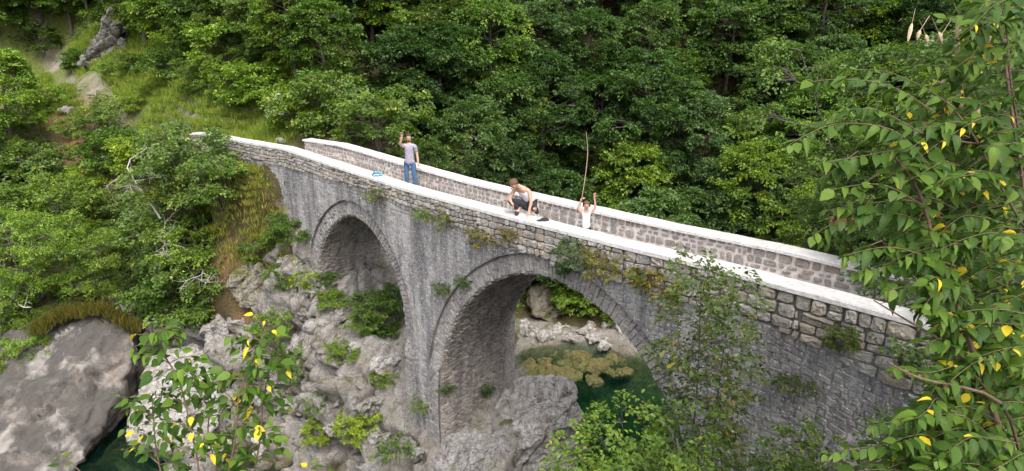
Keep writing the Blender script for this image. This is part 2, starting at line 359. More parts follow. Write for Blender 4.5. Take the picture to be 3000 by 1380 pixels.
def ground_material():
    m, nt, p = new_mat('hillside ground'); b = NB(nt)
    n2 = b.noise(5, 8, .7); n3 = b.noise(24, 4, .7); n1 = b.noise(.8, 7, .7)
    soil = b.ramp(n2, [(.3, (.035, .028, .018)), (.5, (.075, .055, .032)), (.7, (.13, .095, .055))])
    litter = b.ramp(n1, [(.35, (.05, .065, .022)), (.5, (.11, .105, .04)), (.62, (.16, .105, .05))])
    c = b.mix(b.ramp(n3, [(.4, 0), (.6, .85)]), soil, litter)
    gc = b.ramp(n2, [(.3, (.07, .10, .03)), (.6, (.17, .20, .05)), (.8, (.27, .24, .08))])
    c = b.mix(b.math('MULTIPLY', b.attr('grassy'), b.ramp(n1, [(.3, .4), (.5, 1)])), c, gc)
    pc = b.ramp(n3, [(.34, (.13, .10, .075)), (.5, (.28, .235, .185)), (.62, (.52, .49, .44))])
    c = b.mix(b.math('MULTIPLY', b.attr('path'), b.ramp(n1, [(.3, .55), (.5, 1)])), c, pc)
    c = b.mix(b.math('MULTIPLY', b.attr('soil'), b.ramp(n2, [(.3, .4), (.5, 1)])), c, b.ramp(n3, [(.3, (.10, .055, .03)), (.55, (.26, .155, .075)), (.75, (.36, .27, .17))]))
    rc = b.ramp(n2, [(.28, (.085, .078, .072)), (.42, (.34, .32, .30)), (.78, (.54, .51, .48))])
    rc = b.mix(b.math('MULTIPLY', b.ramp(b.noise(.9, 6, .7, dist=.8), [(.42, 0), (.62, 1)]), .5), rc, (.27, .225, .18))
    rc = b.mix(b.ramp(n3, [(.35, .5), (.5, 0)]), rc, (.08, .07, .06))
    rc = b.mix(b.ramp(b.voro(10), [(.08, .6), (.2, 0)]), rc, (.48, .46, .42))
    ms = b.math('MULTIPLY', b.ramp(b.up(), [(.45, 0), (.85, 1)]), b.ramp(b.noise(1.1, 7, .75), [(.50, 0), (.60, 1)]))
    rc = b.mix(b.math('MULTIPLY', ms, .8), rc, b.ramp(b.noise(8, 4), [(.3, (.05, .07, .018)), (.6, (.12, .125, .03)), (.75, (.16, .10, .04))]))
    rk = b.math('ADD', b.attr('rock'), b.math('MULTIPLY', b.math('SUBTRACT', n1, .5), .8), True)
    c = b.mix(b.ramp(rk, [(.4, 0), (.6, 1)]), c, rc)
    fz = b.voro(1.3, 'DISTANCE_TO_EDGE', vec=b.mix(.4, b.coord((1.5, 1, .5), (0, .6, 0)), b.nvec(2.2)))
    c = b.mix(b.math('MULTIPLY', b.ramp(fz, [(.006, .45), (.022, 0)]), b.ramp(rk, [(.4, 0), (.6, 1)])), c, (.065, .055, .045))
    # algal coat of the river bed; its dark colour also paints shade into the cleft
    c = b.mix(b.attr('algae_shade'), c, b.ramp(n2, [(.3, (.035, .035, .014)), (.5, (.10, .085, .035)), (.75, (.20, .165, .075))]))
    nt.links.new(c, p.inputs['Base Color']); p.inputs['Roughness'].default_value = .95; p.inputs['Specular IOR Level'].default_value = .2
    b.bump(b.math('ADD', n2, b.math('MULTIPLY', n3, .5)), 1.0, .15, p)
    return m
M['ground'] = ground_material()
FINE = (-19, 6.5, 10.5, 25.5)
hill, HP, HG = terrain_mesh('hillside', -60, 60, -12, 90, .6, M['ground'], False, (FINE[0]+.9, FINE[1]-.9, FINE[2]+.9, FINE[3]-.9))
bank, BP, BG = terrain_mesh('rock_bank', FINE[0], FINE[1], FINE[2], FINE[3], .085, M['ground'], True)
def ground_z(x, y):
    """height of the built terrain"""
    if FINE[0]+1 < x < FINE[1]-1 and FINE[2]+1 < y < FINE[3]-1: G, (x0, y0, st) = BP, BG
    else: G, (x0, y0, st) = HP, HG
    j = int(round((x-x0)/st)); i = int(round((y-y0)/st))
    i = min(max(i, 0), G.shape[0]-1); j = min(max(j, 0), G.shape[1]-1)
    return float(G[i, j, 2])
def spot(px, py, lift=0.0):
    """where the line of sight through that place meets the terrain"""
    r = ray(px, py); r = r/np.linalg.norm(r); t = 6.0
    while t < 90:
        p = CAMP+r*t
        if p[2] < ground_z(p[0], p[1])+lift: return p
        t += .12
    return CAMP+r*60
# ------------------------------------------------------------ water
def water_material():
    m, nt, p = new_mat('clear green river water'); b = NB(nt)
    p.inputs['Base Color'].default_value = (.006, .060, .042, 1); p.inputs['Roughness'].default_value = .06
    p.inputs['IOR'].default_value = 1.33
    b.bump(b.noise(2.2, 3, .5), .12, .06, p)
    t = nt.nodes.new('ShaderNodeBsdfTransparent'); t.inputs[0].default_value = (.92, .98, .93, 1)
    gl = nt.nodes.new('ShaderNodeBsdfGlossy'); gl.inputs['Roughness'].default_value = .03
    fr_ = nt.nodes.new('ShaderNodeFresnel'); fr_.inputs['IOR'].default_value = 1.4
    bp = nt.nodes.new('ShaderNodeBump'); bp.inputs['Strength'].default_value = .25; bp.inputs['Distance'].default_value = .05
    nt.links.new(b.noise(3.5, 3, .6), bp.inputs['Height']); nt.links.new(bp.outputs[0], gl.inputs['Normal']); nt.links.new(bp.outputs[0], fr_.inputs['Normal'])
    p.inputs['Specular IOR Level'].default_value = 0
    mx = nt.nodes.new('ShaderNodeMixShader'); mx.inputs[0].default_value = .10
    out = nt.nodes['Material Output']
    nt.links.new(t.outputs[0], mx.inputs[1]); nt.links.new(p.outputs[0], mx.inputs[2])
    m3_ = nt.nodes.new('ShaderNodeMixShader'); nt.links.new(fr_.outputs[0], m3_.inputs[0]); nt.links.new(mx.outputs[0], m3_.inputs[1]); nt.links.new(gl.outputs[0], m3_.inputs[2]); nt.links.new(m3_.outputs[0], out.inputs[0])
    va = nt.nodes.new('ShaderNodeVolumeAbsorption'); va.inputs[0].default_value = (.25, .78, .68, 1); va.inputs[1].default_value = .40
    nt.links.new(va.outputs[0], out.inputs['Volume'])
    return m
M['water'] = water_material()
_x0, _x1, _y0, _y1, _zt, _zb = -50, 50, 4, 34, WATER, -17
wv = [(_x0, _y0, _zb), (_x1, _y0, _zb), (_x1, _y1, _zb), (_x0, _y1, _zb), (_x0, _y0, _zt), (_x1, _y0, _zt), (_x1, _y1, _zt), (_x0, _y1, _zt)]
structure(mesh_obj('river_water', wv, [(3, 2, 1, 0), (4, 5, 6, 7), (0, 1, 5, 4), (1, 2, 6, 5), (2, 3, 7, 6), (3, 0, 4, 7)], M['water']))
# ------------------------------------------------------------ masonry
def masonry_material(name, base, dark, warm, streak, speck=.5, mortar=False):
    m, nt, p = new_mat(name); b = NB(nt)
    n2 = b.noise(7, 7, .7); n3 = b.noise(30, 4, .7); n1 = b.noise(1.1, 6, .7)
    tone = b.attr('tone')
    c = b.ramp(n2, [(.28, dark), (.44, base), (.72, tuple(min(1, x*1.28) for x in base))])
    c = b.mix(b.math('MULTIPLY', b.ramp(tone, [(.45, 0), (1, 1)]), .75), c, warm)
    c = b.mix(b.ramp(tone, [(0, .42), (.35, 0)]), c, dark)
    # rain stains run down the wall from the roadway joint
    st = b.noise(1.5, 6, .72, vec=b.coord((1.5, 1.5, .22)))
    c = b.mix(b.math('MULTIPLY', b.ramp(st, [(.44, 0), (.60, 1)]), streak), c, (.095, .09, .095))
    st2 = b.noise(2.3, 5, .7, vec=b.coord((1.7, 1.7, .16), (0, 0, .3)))
    c = b.mix(b.math('MULTIPLY', b.ramp(st2, [(.55, 0), (.68, 1)]), .45), c, (.36, .345, .32))
    c = b.mix(b.ramp(n3, [(.38, .6), (.5, 0)]), c, dark)
    v = b.voro(13)
    c = b.mix(b.ramp(v, [(.12, speck), (.26, 0)]), c, (.60, .59, .58))
    v2 = b.voro(5.5)
    c = b.mix(b.ramp(v2, [(.10, speck*.6), (.17, 0)]), c, (.50, .49, .48))
    c = b.mix(b.ramp(n1, [(.60, 0), (.74, .35)]), c, (.20, .155, .105))
    nt.links.new(c, p.inputs['Base Color']); p.inputs['Roughness'].default_value = .92; p.inputs['Specular IOR Level'].default_value = .2
    b.bump(b.math('ADD', n2, b.math('MULTIPLY', n3, .6)), .9, .035, p)
    return m
M['spandrel'] = masonry_material('grey weathered masonry', (.40, .385, .38), (.165, .16, .165), (.41, .38, .34), .72, 1.0)
M['parapet_stone'] = masonry_material('rubble parapet stone', (.40, .375, .345), (.17, .155, .14), (.38, .30, .22), .38, .5)
M['inner_stone'] = masonry_material('inner parapet stone', (.34, .315, .30), (.13, .12, .115), (.36, .29, .235), .2, .5)
M['ring'] = masonry_material('arch ring stone', (.33, .31, .30), (.15, .14, .14), (.36, .33, .29), .45, .6)
M['soffit'] = masonry_material('vault stone', (.34, .305, .28), (.13, .115, .105), (.38, .32, .27), .7, .5)
M['mortar'] = simple('old mortar', (.15, .13, .11), .95, .4, 9, .6)
M['mortar_light'] = simple('pale mortar', (.60, .55, .52), .95, .3, 9, .6)
M['coping'] = masonry_material('white weathered coping', (.58, .56, .54), (.40, .38, .36), (.54, .50, .46), .12, .0)
M['deck'] = simple('roadway gravel', (.36, .32, .28), .95, .3, 14, .5)
def courses(a0, a1, b0, b1, hts, wds, rng, wob=.03, split=.12):
    """rows of irregular quads between b0 and b1 (b grows away from the start)"""
    out = []; b = b0
    ph = rng.uniform(0, 6, 4)
    def wv(a, k): return wob*(math.sin(a*1.1+ph[0]+k*.7)+.6*math.sin(a*2.7+ph[1]+k*1.9))
    k = 0
    while b < b1-1e-3:
        h = rng.uniform(*hts); bn = min(b+h, b1)
        if b1-bn < hts[0]*.5: bn = b1
        a = a0 - rng.uniform(0, wds[1])
        while a < a1:
            wd = rng.uniform(*wds) * (1.0 if rng.random() > .15 else 1.5)
            an = min(a+wd, a1+.0)
            al = max(a, a0)
            if an-al > wds[0]*.35:
                t0 = wv(al, k) if k else 0; t1 = wv(an, k) if k else 0
                e0 = wv(al, k+1) if bn < b1 else 0; e1 = wv(an, k+1) if bn < b1 else 0
                j = lambda: rng.uniform(-1, 1)*min(wd, h)*.09
                q = [[al+j(), b+t0+j()*.5], [an+j(), b+t1+j()*.5], [an+j(), bn+e1+j()*.5], [al+j(), bn+e0+j()*.5]]
                if rng.random() < split and h > hts[0]*1.2:
                    f = rng.uniform(.35, .65); ml = [q[0][i]*(1-f)+q[3][i]*f for i in (0, 1)]; mr = [q[1][i]*(1-f)+q[2][i]*f for i in (0, 1)]
                    out.append([q[0], q[1], mr, ml]); out.append([ml, mr, q[2], q[3]])
                else: out.append(q)
            a = an
        b = bn; k += 1
    return out
def stone_geo(q, mp, gap, relief, rng, fine=True):
    """one stone on quad q of a surface; mp(a, b, h) places it"""
    q = np.array(q); c = q.mean(0)
    size = min(np.linalg.norm(q[1]-q[0]), np.linalg.norm(q[3]-q[0]))
    if size < gap*2.2: return None
    g = gap/size*1.0
    q = c+(q-c)*(1-g*rng.uniform(.8, 1.6))
    r = relief*rng.uniform(.45, 1.3)
    if not fine:
        t = c+(q-c)*rng.uniform(.72, .86)
        tl = rng.uniform(-.4, .4, 2)
        V = [mp(p[0], p[1], -.03) for p in q]+[mp(p[0], p[1], r*(.8+.5*rng.random())) for i, p in enumerate(t)]
        return V, [(0, 1, 5, 4), (1, 2, 6, 5), (2, 3, 7, 6), (3, 0, 4, 7), (4, 5, 6, 7)]
    out = []
    for i in range(4):
        p, n_, m_ = q[i], q[(i+1) % 4], q[i-1]
        k1 = rng.uniform(.06, .30); k2 = rng.uniform(.06, .30)
        out.append(p+(m_-p)*k1*.9); out.append(p+(n_-p)*k2*.9)
    o = np.array(out); V = []; F = []
    for sc_, hh in ((1, -.03), (.985, r*.5), (.87, r), (.45, r*1.12)):
        for p in o:
            pp = c+(p-c)*sc_
            V.append(mp(pp[0], pp[1], hh+(rng.uniform(-.30, .30)*r if hh > 0 else 0)))
    V.append(mp(c[0], c[1], r*1.25))
    for k in range(3):
        for i in range(8):
            j = (i+1) % 8; F.append((k*8+i, k*8+j, k*8+8+j, k*8+8+i))
    for i in range(8): F.append((24+i, 24+(i+1) % 8, 32))
    return V, F
bridge_p = B(0, WB/2, ztop(0)-.66)
bridge = thing('stone_bridge', 'old grey stone bridge with two arches and white topped parapets over green water', 'bridge', tuple(bridge_p))
rng = np.random.default_rng(11)
def bx_strip(G, s0, s1, w0, w1, zlo, zhi, step=.35, tone=.5):
    """box following the bridge line; zlo/zhi are functions of s"""
    n = max(2, int((s1-s0)/step)); ss = np.linspace(s0, s1, n); V = []
    for s in ss:
        a, b = zlo(s), zhi(s)
        V += [B(s, w0, a), B(s, w1, a), B(s, w1, b), B(s, w0, b)]
    F = []
    for i in range(n-1):
        o = i*4
        for k in range(4): F.append((o+k, o+(k+1) % 4, o+4+(k+1) % 4, o+4+k))
    F.append((0, 3, 2, 1)); e = (n-1)*4; F.append((e, e+1, e+2, e+3))
    G.add(V, F, tone)
cst = lambda v: (lambda s: v)
S0, S1 = -16.8, 17.5
# coping slabs, cast in one run with slightly uneven edges
def coping(name, s0, s1, w0, w1, dz, th, parent):
    G = Geo(); n = int((s1-s0)/.25); ss = np.linspace(s0, s1, n); V = []; F = []
    for s in ss:
        j = [mn.noise(Vector((s*1.7, k*7.0, .3)))*.018 for k in range(4)]
        z = ztop(s)+dz
        V += [B(s, w0+j[0], z), B(s, w1+j[1], z), B(s, w1-.012+j[1], z+th-.012+j[2]*.4), B(s, w1-.03+j[1], z+th+j[3]*.4), B(s, w0+.03+j[0], z+th+j[2]*.4), B(s, w0+.01+j[0], z+th-.015+j[3]*.4)]
    for i in range(n-1):
        o = i*6
        for k in range(6): F.append((o+k, o+(k+1) % 6, o+6+(k+1) % 6, o+6+k))
    F.append(tuple(range(6))[::-1]); e = (n-1)*6; F.append(tuple(range(e, e+6)))
    G.add(V, F); return G.build(name, M['coping'], parent)
near_par = Geo(); bx_strip(near_par, S0, S1, .035, .38, lambda s: ztop(s)-.70, lambda s: ztop(s))
near_parapet = near_par.build('parapet', M['mortar'], bridge); near_parapet['label'] = 'rubble parapet on the near side of the bridge'
coping('coping', S0, S1, -.04, .42, .002, .085, near_parapet)['label'] = 'white coping along the near parapet'
far_par = Geo(); bx_strip(far_par, -10.2, 15.5, 2.17, 2.52, lambda s: ztop(s)-.85, lambda s: ztop(s)-.13)
far_parapet = far_par.build('parapet', M['mortar_light'], bridge); far_parapet['label'] = 'rubble parapet on the far side of the bridge'
coping('coping', -10.25, 15.5, 2.10, 2.56, -.128, .07, far_parapet)['label'] = 'white coping along the far parapet'
G = Geo(); bx_strip(G, S0-.5, S1, .382, 2.168, lambda s: ztop(s)-.95, lambda s: ztop(s)-.66); G.build('roadway', M['deck'], bridge)
# backing walls of the two faces, with the openings left out
def ext_curve(C, n, z_sp=ZSP):
    return C+n*RT
E1, E2 = ext_curve(A1, A1n), ext_curve(A2, A2n)
def env_bottom(s, C):
    """lowest masonry above an opening at s, or None beside it"""
    m = C[:, 1] > -5.2
    a = C[m]; i = np.argmax(a[:, 1])
    lo, hi = a[0, 0], a[-1, 0]
    if s <= lo or s >= hi: return None
    if s < a[i, 0]: return float(np.interp(s, a[:i+1, 0], a[:i+1, 1]))
    return float(np.interp(s, a[i:, 0], a[i:, 1]))
def backing(w, recess, C1, C2, name):
    G = Geo(); ss = np.arange(S0, S1, .08)
    for s0 in ss:
        s1 = s0+.08; sm = s0
        zz = []
        for s in (s0, s1):
            z = -11.0
            for C in (C1, C2):
                e = env_bottom(s, C)
                if e is not None: z = e
            zz.append(z)
        G.add([B(s0, w, zz[0]), B(s1, w, zz[1]), B(s1, w, ztop(s1)-.69), B(s0, w, ztop(s0)-.69)], [(0, 1, 2, 3)])
    return G
near_wall = backing(.035, 0, E1, E2, 'near').build('spandrel_wall', M['spandrel'], bridge)
near_wall['label'] = 'grey weathered near face of the bridge'
backing(WB-.02, 0, A1, A2, 'far').build('spandrel_wall', M['spandrel'], bridge)['label'] = 'far face of the bridge'
# vaults: a sheet behind the vault stones
def vault(C, Nn, name):
    G = Geo()
    for i in range(len(C)-1):
        a = C[i]+Nn[i]*.03; b = C[i+1]+Nn[i+1]*.03
        G.add([B(a[0], .11, a[1]), B(b[0], .11, b[1]), B(b[0], WB-.02, b[1]), B(a[0], WB-.02, a[1])], [(0, 1, 2, 3)])
        # recessed sheet behind the ring
        c = C[i]+Nn[i]*(RT+.05); d = C[i+1]+Nn[i+1]*(RT+.05)
        G.add([B(a[0], .11, a[1]), B(b[0], .11, b[1]), B(d[0], .11, d[1]), B(c[0], .11, c[1])], [(0, 1, 2, 3)])
        # step between ring and wall face
        c = C[i]+Nn[i]*(RT-.004); d = C[i+1]+Nn[i+1]*(RT-.004)
        G.add([B(c[0], .02, c[1]), B(d[0], .02, d[1]), B(d[0], .125, d[1]), B(c[0], .125, c[1])], [(0, 1, 2, 3)])
    return G.build(name, M['soffit'], bridge)
v1 = vault(A1, A1n, 'vault'); v1['label'] = 'vault of the smaller left arch'
v2 = vault(A2, A2n, 'vault'); v2['label'] = 'vault of the large arch over the river'
def arc(C):
    return np.r_[0, np.cumsum(np.linalg.norm(np.diff(C, axis=0), axis=1))]
def vault_stones(C, Nn, parent, rg):
    L = arc(C); G = Geo()
    def mp(a, b, h):
        x = np.interp(a, L, C[:, 0]); z = np.interp(a, L, C[:, 1]); nx = np.interp(a, L, Nn[:, 0]); nz = np.interp(a, L, Nn[:, 1])
        return B(x-nx*h, b, z-nz*h)
    # rows run across the bridge: swap axes so that a course follows the barrel
    for q in courses(.10, WB-.01, .0, L[-1], (.10, .15), (.22, .5), rg, .004, .0):
        qq = [(p[1], p[0]) for p in q]; qq = [qq[0], qq[3], qq[2], qq[1]]
        r = stone_geo(qq, mp, .016, .024, rg, False)
        if r: G.add(*r, tone=rg.random())
    o = G.build('vault_stones', M['soffit'], parent); stuff(o)
    # ring of thin radial stones on the near face
    G = Geo()
    Lt = L[-1]; a = 0
    def zr(a_):
        z = np.interp(a_, L, C[:, 1]); return .105*min(1, max(0, (z-(ZSP-.6))/.5))
    def mr(a_, b_, h):
        x = np.interp(a_, L, C[:, 0]); z = np.interp(a_, L, C[:, 1]); nx = np.interp(a_, L, Nn[:, 0]); nz = np.interp(a_, L, Nn[:, 1])
        return B(x+nx*b_, zr(a_)-h+.0, z+nz*b_)
    while a < Lt-.05:
        wd = rg.uniform(.09, .17); an = min(a+wd, Lt)
        k = rg.choice([0, 1, 2]); cuts = [0]+sorted(rg.uniform(.14, .38, k if k < 2 else 1).tolist())+[RT-.006]
        for c0, c1 in zip(cuts[:-1], cuts[1:]):
            r = stone_geo([(a, c0), (an, c0), (an, c1), (a, c1)], mr, .014, .022, rg, False)
            if r: G.add(*r, tone=rg.random())
        a = an
    o = G.build('arch_ring', M['ring'], parent); stuff(o)
vault_stones(A1, A1n, v1, rng); vault_stones(A2, A2n, v2, rng)
# face stones
def inside_ext(s, z, C, Nn):
    """signed distance outside the ring (negative: in ring or opening), with nearest index"""
    d = np.hypot(C[:, 0]-s, C[:, 1]-z); i = int(np.argmin(d))
    sd_ = (s-C[i, 0])*Nn[i, 0]+(z-C[i, 1])*Nn[i, 1]
    return sd_-RT, i
def near_mp(a, b, h): return B(a, .035-h-.02, b)
def lower_edge(s): return float(np.interp(s, [-16, -10, -5.8, -1.6, 1.7, 4.3, 6.4, 9, 10.6, 11.7, 12.8, 14, 18], [-1.3, -.62, -.40, -.34, -.45, -.68, -.64, -.46, -.42, -.55, -.78, -1.15, -1.5]))
G = Geo(); Gw = Geo()
for q in courses(S0, S1, .0, 9.6, (.08, .15), (.10, .28), rng, .03, .12):
    # b runs downward from the parapet foot
    q = [[p[0], lower_edge(p[0])-p[1]] for p in q]
    c = np.mean(q, axis=0)
    if c[0] < -6.6 and c[1] < -3.2-(c[0]+6.6)*-.9-1.5: continue
    skip = False
    for C, Nn in ((A1, A1n), (A2, A2n)):
        dc, i = inside_ext(c[0], c[1], C, Nn)
        if C[i, 1] > ZSP-.2:
            if dc < -.03: skip = True; break
            for p in q:
                dp, j = inside_ext(p[0], p[1], C, Nn)
                if dp < .006: p[0] += Nn[j, 0]*(.006-dp); p[1] += Nn[j, 1]*(.006-dp)
        else:
            if C[:, 0].min()-RT < c[0] < C[:, 0].max()+RT and c[1] < ZSP:
                skip = True; break
    if skip: continue
    q = [q[3], q[2], q[1], q[0]]
    r = stone_geo(q, lambda a, b, h: B(a, .029-h, b), .006, .016, rng, False)
    if r: G.add(*r, tone=rng.random())
stuff(G.build('face_stones', M['spandrel'], near_wall))
# parapet stones: rows between the coping and the finer face work
picked = []
def par_stone(q, mp, gap, rel, key, parent, mat):
    r = stone_geo(q, mp, gap, rel, rng, True)
    if r: picked.append((key, r, rng.random(), parent, mat))
def size_fn(s): return float(np.interp(s, [-16, -8, 0, 6, 12, 18], [.78, .68, .72, .92, 1.15, 1.3]))
segs = [(-16.8, -8), (-8, -2), (-2, 3), (3, 7.5), (7.5, 11), (11, 17.4)]
for s0, s1 in segs:
    k = size_fn((s0+s1)/2); dep = max(-lower_edge(x) for x in np.linspace(s0, s1, 8))+.35
    for q in courses(s0, s1, .0, dep, (.13*k, .23*k), (.16*k, .36*k), rng, .02, .14):
        cz = [lower_edge(p[0]) for p in q]
        hh = [ztop(p[0])-.004-p[1] for p in q]
        cm = np.mean(hh); ce = np.mean(cz)
        if cm < ce-.02: continue
        q2 = [[p[0], max(h, c-.03)] for p, h, c in zip(q, hh, cz)]
        if q2[0][1]-q2[3][1] < .05: continue
        q2 = [q2[3], q2[2], q2[1], q2[0]]
        px = CAMP[1]; c = np.mean(q2, axis=0); dist = np.linalg.norm(B(c[0], 0, c[1])-CAMP)
        area = abs((q2[1][0]-q2[0][0])*(q2[3][1]-q2[0][1]))
        par_stone(q2, near_mp, .015, .045, area/dist**2*(1 if c[0] < 13.6 else .2), near_parapet, M['parapet_stone'])
def far_mp(a, b, h): return B(a, 2.17-h, b)
for s0, s1 in [(-10.2, -4), (-4, 3), (3, 9), (9, 15.4)]:
    k = np.interp((s0+s1)/2, [-8, 4, 12], [.85, 1, 1.2])
    for q in courses(s0, s1, 0, .54, (.10*k, .20*k), (.10*k, .30*k), rng, .035, .22):
        q2 = [[p[0], ztop(p[0])-.135-p[1]] for p in q]; q2 = [q2[3], q2[2], q2[1], q2[0]]
        c = np.mean(q2, axis=0); dist = np.linalg.norm(B(c[0], 2.1, c[1])-CAMP)
        area = abs((q2[1][0]-q2[0][0])*(q2[3][1]-q2[0][1]))
        par_stone(q2, far_mp, .030, .020, area/dist**2*(.8 if c[0] < 11.5 else .1), far_parapet, M['inner_stone'])
picked.sort(key=lambda t: -t[0])
rest = {}
for i, (key, r, tone, parent, mat) in enumerate(picked):
    if i < 298:
        vv = np.array(r[0]); mesh_obj('stone', vv, r[1], mat, parent, False, {'tone': [tone]*len(vv)})
    else:
        rest.setdefault(parent.name, [Geo(), parent, mat])[0].add(*r, tone=tone)
for G, parent, mat in rest.values(): stuff(G.build('rubble_stones', mat, parent))
# outer face of the far parapet and the buttress behind the middle pier
G = Geo()
for (s0, s1, wo) in ((-.53+.1, 1.06, WB+.5),):
    VV = [B(s0, WB-.05, -10.5), B(s1, WB-.05, -10.5), B(s1, wo, -10.5), B(s0, wo, -10.5), B(s0, WB-.05, -1.9), B(s1, WB-.05, -1.9), B(s1, wo, -2.6), B(s0, wo, -2.6)]
    G.add(VV, [(3, 2, 1, 0), (4, 5, 6, 7), (0, 1, 5, 4), (1, 2, 6, 5), (2, 3, 7, 6), (3, 0, 4, 7)])
M['buttress'] = masonry_material('pale buttress masonry', (.34, .31, .29), (.18, .16, .15), (.36, .31, .27), .2, .5)
but = G.build('buttress', M['buttress'], bridge)
def bmp(a, b, h): return B(1.06+h, a, b)
G = Geo()
for q in courses(WB+.0, WB+.5, 0, 8, (.12, .18), (.2, .4), rng, .004, 0):
    q2 = [[p[0], -2.4-p[1]] for p in q]; q2 = [q2[3], q2[2], q2[1], q2[0]]
    r = stone_geo(q2, bmp, .014, .02, rng, False)
    if r: G.add(*r, tone=rng.random())
stuff(G.build('buttress_stones', M['buttress'], but))
# ------------------------------------------------------------ rocks
M['rock_dark'] = rock_material('streaked cliff rock', (.24, .23, .215), (.06, .055, .05), (.20, .16, .12), .5, .9, 1.3)
def on_w(x, y, w):
    r = ray(x, y); Q = P0+V*w; t = ((Q-CAMP)@V)/(r@V); return CAMP+r*t
def carve(name, pts, mat, label=None, cat=None, group=None, vox=.09, amp=.10, sc=1.6, seed=0, chunky=.5, sm=2, parent=None):
    pts = np.array(pts, float); c = pts.mean(0)
    bm = bmesh.new()
    for p in pts: bm.verts.new(tuple(p-c))
    bmesh.ops.convex_hull(bm, input=bm.verts)
    for v in [v for v in bm.verts if not v.link_faces]: bm.verts.remove(v)
    me = bpy.data.meshes.new(name); bm.to_mesh(me); bm.free()
    o = bpy.data.objects.new(name, me); COL.objects.link(o)
    md = o.modifiers.new('r', 'REMESH'); md.mode = 'VOXEL'; md.voxel_size = vox
    m2 = o.modifiers.new('s', 'SMOOTH'); m2.iterations = sm*3; m2.factor = .5
    dg = bpy.context.evaluated_depsgraph_get(); dg.update(); ev = o.evaluated_get(dg)
    m3 = bpy.data.meshes.new_from_object(ev); o.modifiers.clear(); o.data = m3; bpy.data.meshes.remove(me)
    n = len(m3.vertices); co = np.empty(n*3); m3.vertices.foreach_get('co', co); co = co.reshape(-1, 3)
    no = np.array([v.normal for v in m3.vertices])
    w = co+c
    n1 = np_noise(w, sc, 5, seed+1); n0 = np_noise(w, sc*.35, 3, seed+2)
    o1, f1 = blocky(w, sc*.55, seed+3)
    o2, f2 = blocky(w, sc*1.3, seed+5)
    d = -np.abs(n1)*amp*1.5+amp*.3+n0*amp*1.4+((o1-.5)*amp*2.2-np.clip(.12-f1, 0, .12)*amp*9+(o2-.5)*amp*.9-np.clip(.08-f2, 0, .08)*amp*6)*chunky
    co += no*d[:, None]
    m3.vertices.foreach_set('co', co.ravel().astype(np.float32)); m3.materials.append(mat)
    m3.polygons.foreach_set('use_smooth', np.full(len(m3.polygons), name == 'cliff_boulder')); m3.update()
    o.location = tuple(c)
    if parent is not None: o.parent = parent; o.matrix_parent_inverse = parent.matrix_world.inverted()
    if label: tag(o, label, cat, group)
    return o
def push(p, d):
    """move a surveyed point d metres along its own line of sight"""
    r = p-CAMP; return p+r/np.linalg.norm(r)*d
L_ = on_level
back = np.array([-1.2, 4.0, 0])
carve('cliff_boulder', [L_(230, 900, -6.1), L_(320, 925, -6.2), L_(395, 985, -6.9), L_(388, 1060, -7.6), L_(345, 1180, -8.8), L_(262, 1330, -10.3), L_(190, 1470, -10.6), L_(-60, 1600, -10.8), L_(-300, 1600, -10.6), L_(60, 1000, -6.9), L_(-200, 1050, -7.3), L_(-300, 1150, -8),
      L_(262, 1330, -10.3)+back-[0, 0, 2], L_(345, 1180, -9)+back, L_(395, 985, -7.2)+back*.8, L_(230, 900, -6.6)+back*.8, L_(-300, 1100, -8)+back, L_(120, 1400, -13), L_(-300, 1300, -13), L_(262, 1330, -12.5)],
      M['rock_smooth'], 'huge smooth water-worn grey boulder leaning over the dark cleft at the bottom left', 'boulder', vox=.09, amp=.17, sc=.9, chunky=.5, sm=2)
carve('boulder', [L_(440, 1030, -7.9), L_(560, 1010, -7.6), L_(640, 1080, -7.8), L_(385, 1170, -9.0), L_(355, 1280, -9.9), L_(400, 1330, -10.6), L_(560, 1370, -10.4), L_(640, 1250, -9.0), L_(520, 1150, -8.4)+[.5, 3, -.5], L_(640, 1250, -11), L_(450, 1300, -12)],
      M['rock_pale'], 'rounded pinkish boulder facing the smooth one across the cleft', 'boulder', amp=.12, chunky=.35, sm=3, seed=4)
carve('boulder', [L_(668, 800, -4.25), L_(760, 788, -4.1), L_(828, 802, -4.2), L_(662, 850, -4.9), L_(705, 908, -5.6), L_(815, 912, -5.6), L_(832, 860, -5.1), L_(668, 800, -4.6)+[.2, 2, 0], L_(828, 802, -4.6)+[.2, 2, 0], L_(815, 905, -5.8)+[0, 1.5, 0]],
      M['rock_moss'], 'big mossy block of rock left of the small arch', 'boulder', vox=.07, amp=.1, sc=1.6, chunky=.8, seed=8)
carve('boulder', [L_(700, 935, -6.0), L_(590, 960, -6.4), L_(600, 1040, -7.2), L_(720, 1060, -7.2), L_(790, 980, -6.4), L_(830, 930, -5.9), L_(700, 960, -7)+[0, 1.6, 0], L_(640, 910, -6.1)],
      M['rock'], 'pale angular rock shelf under the mossy block', 'boulder', vox=.07, amp=.12, sc=1.5, chunky=1.0, seed=12)
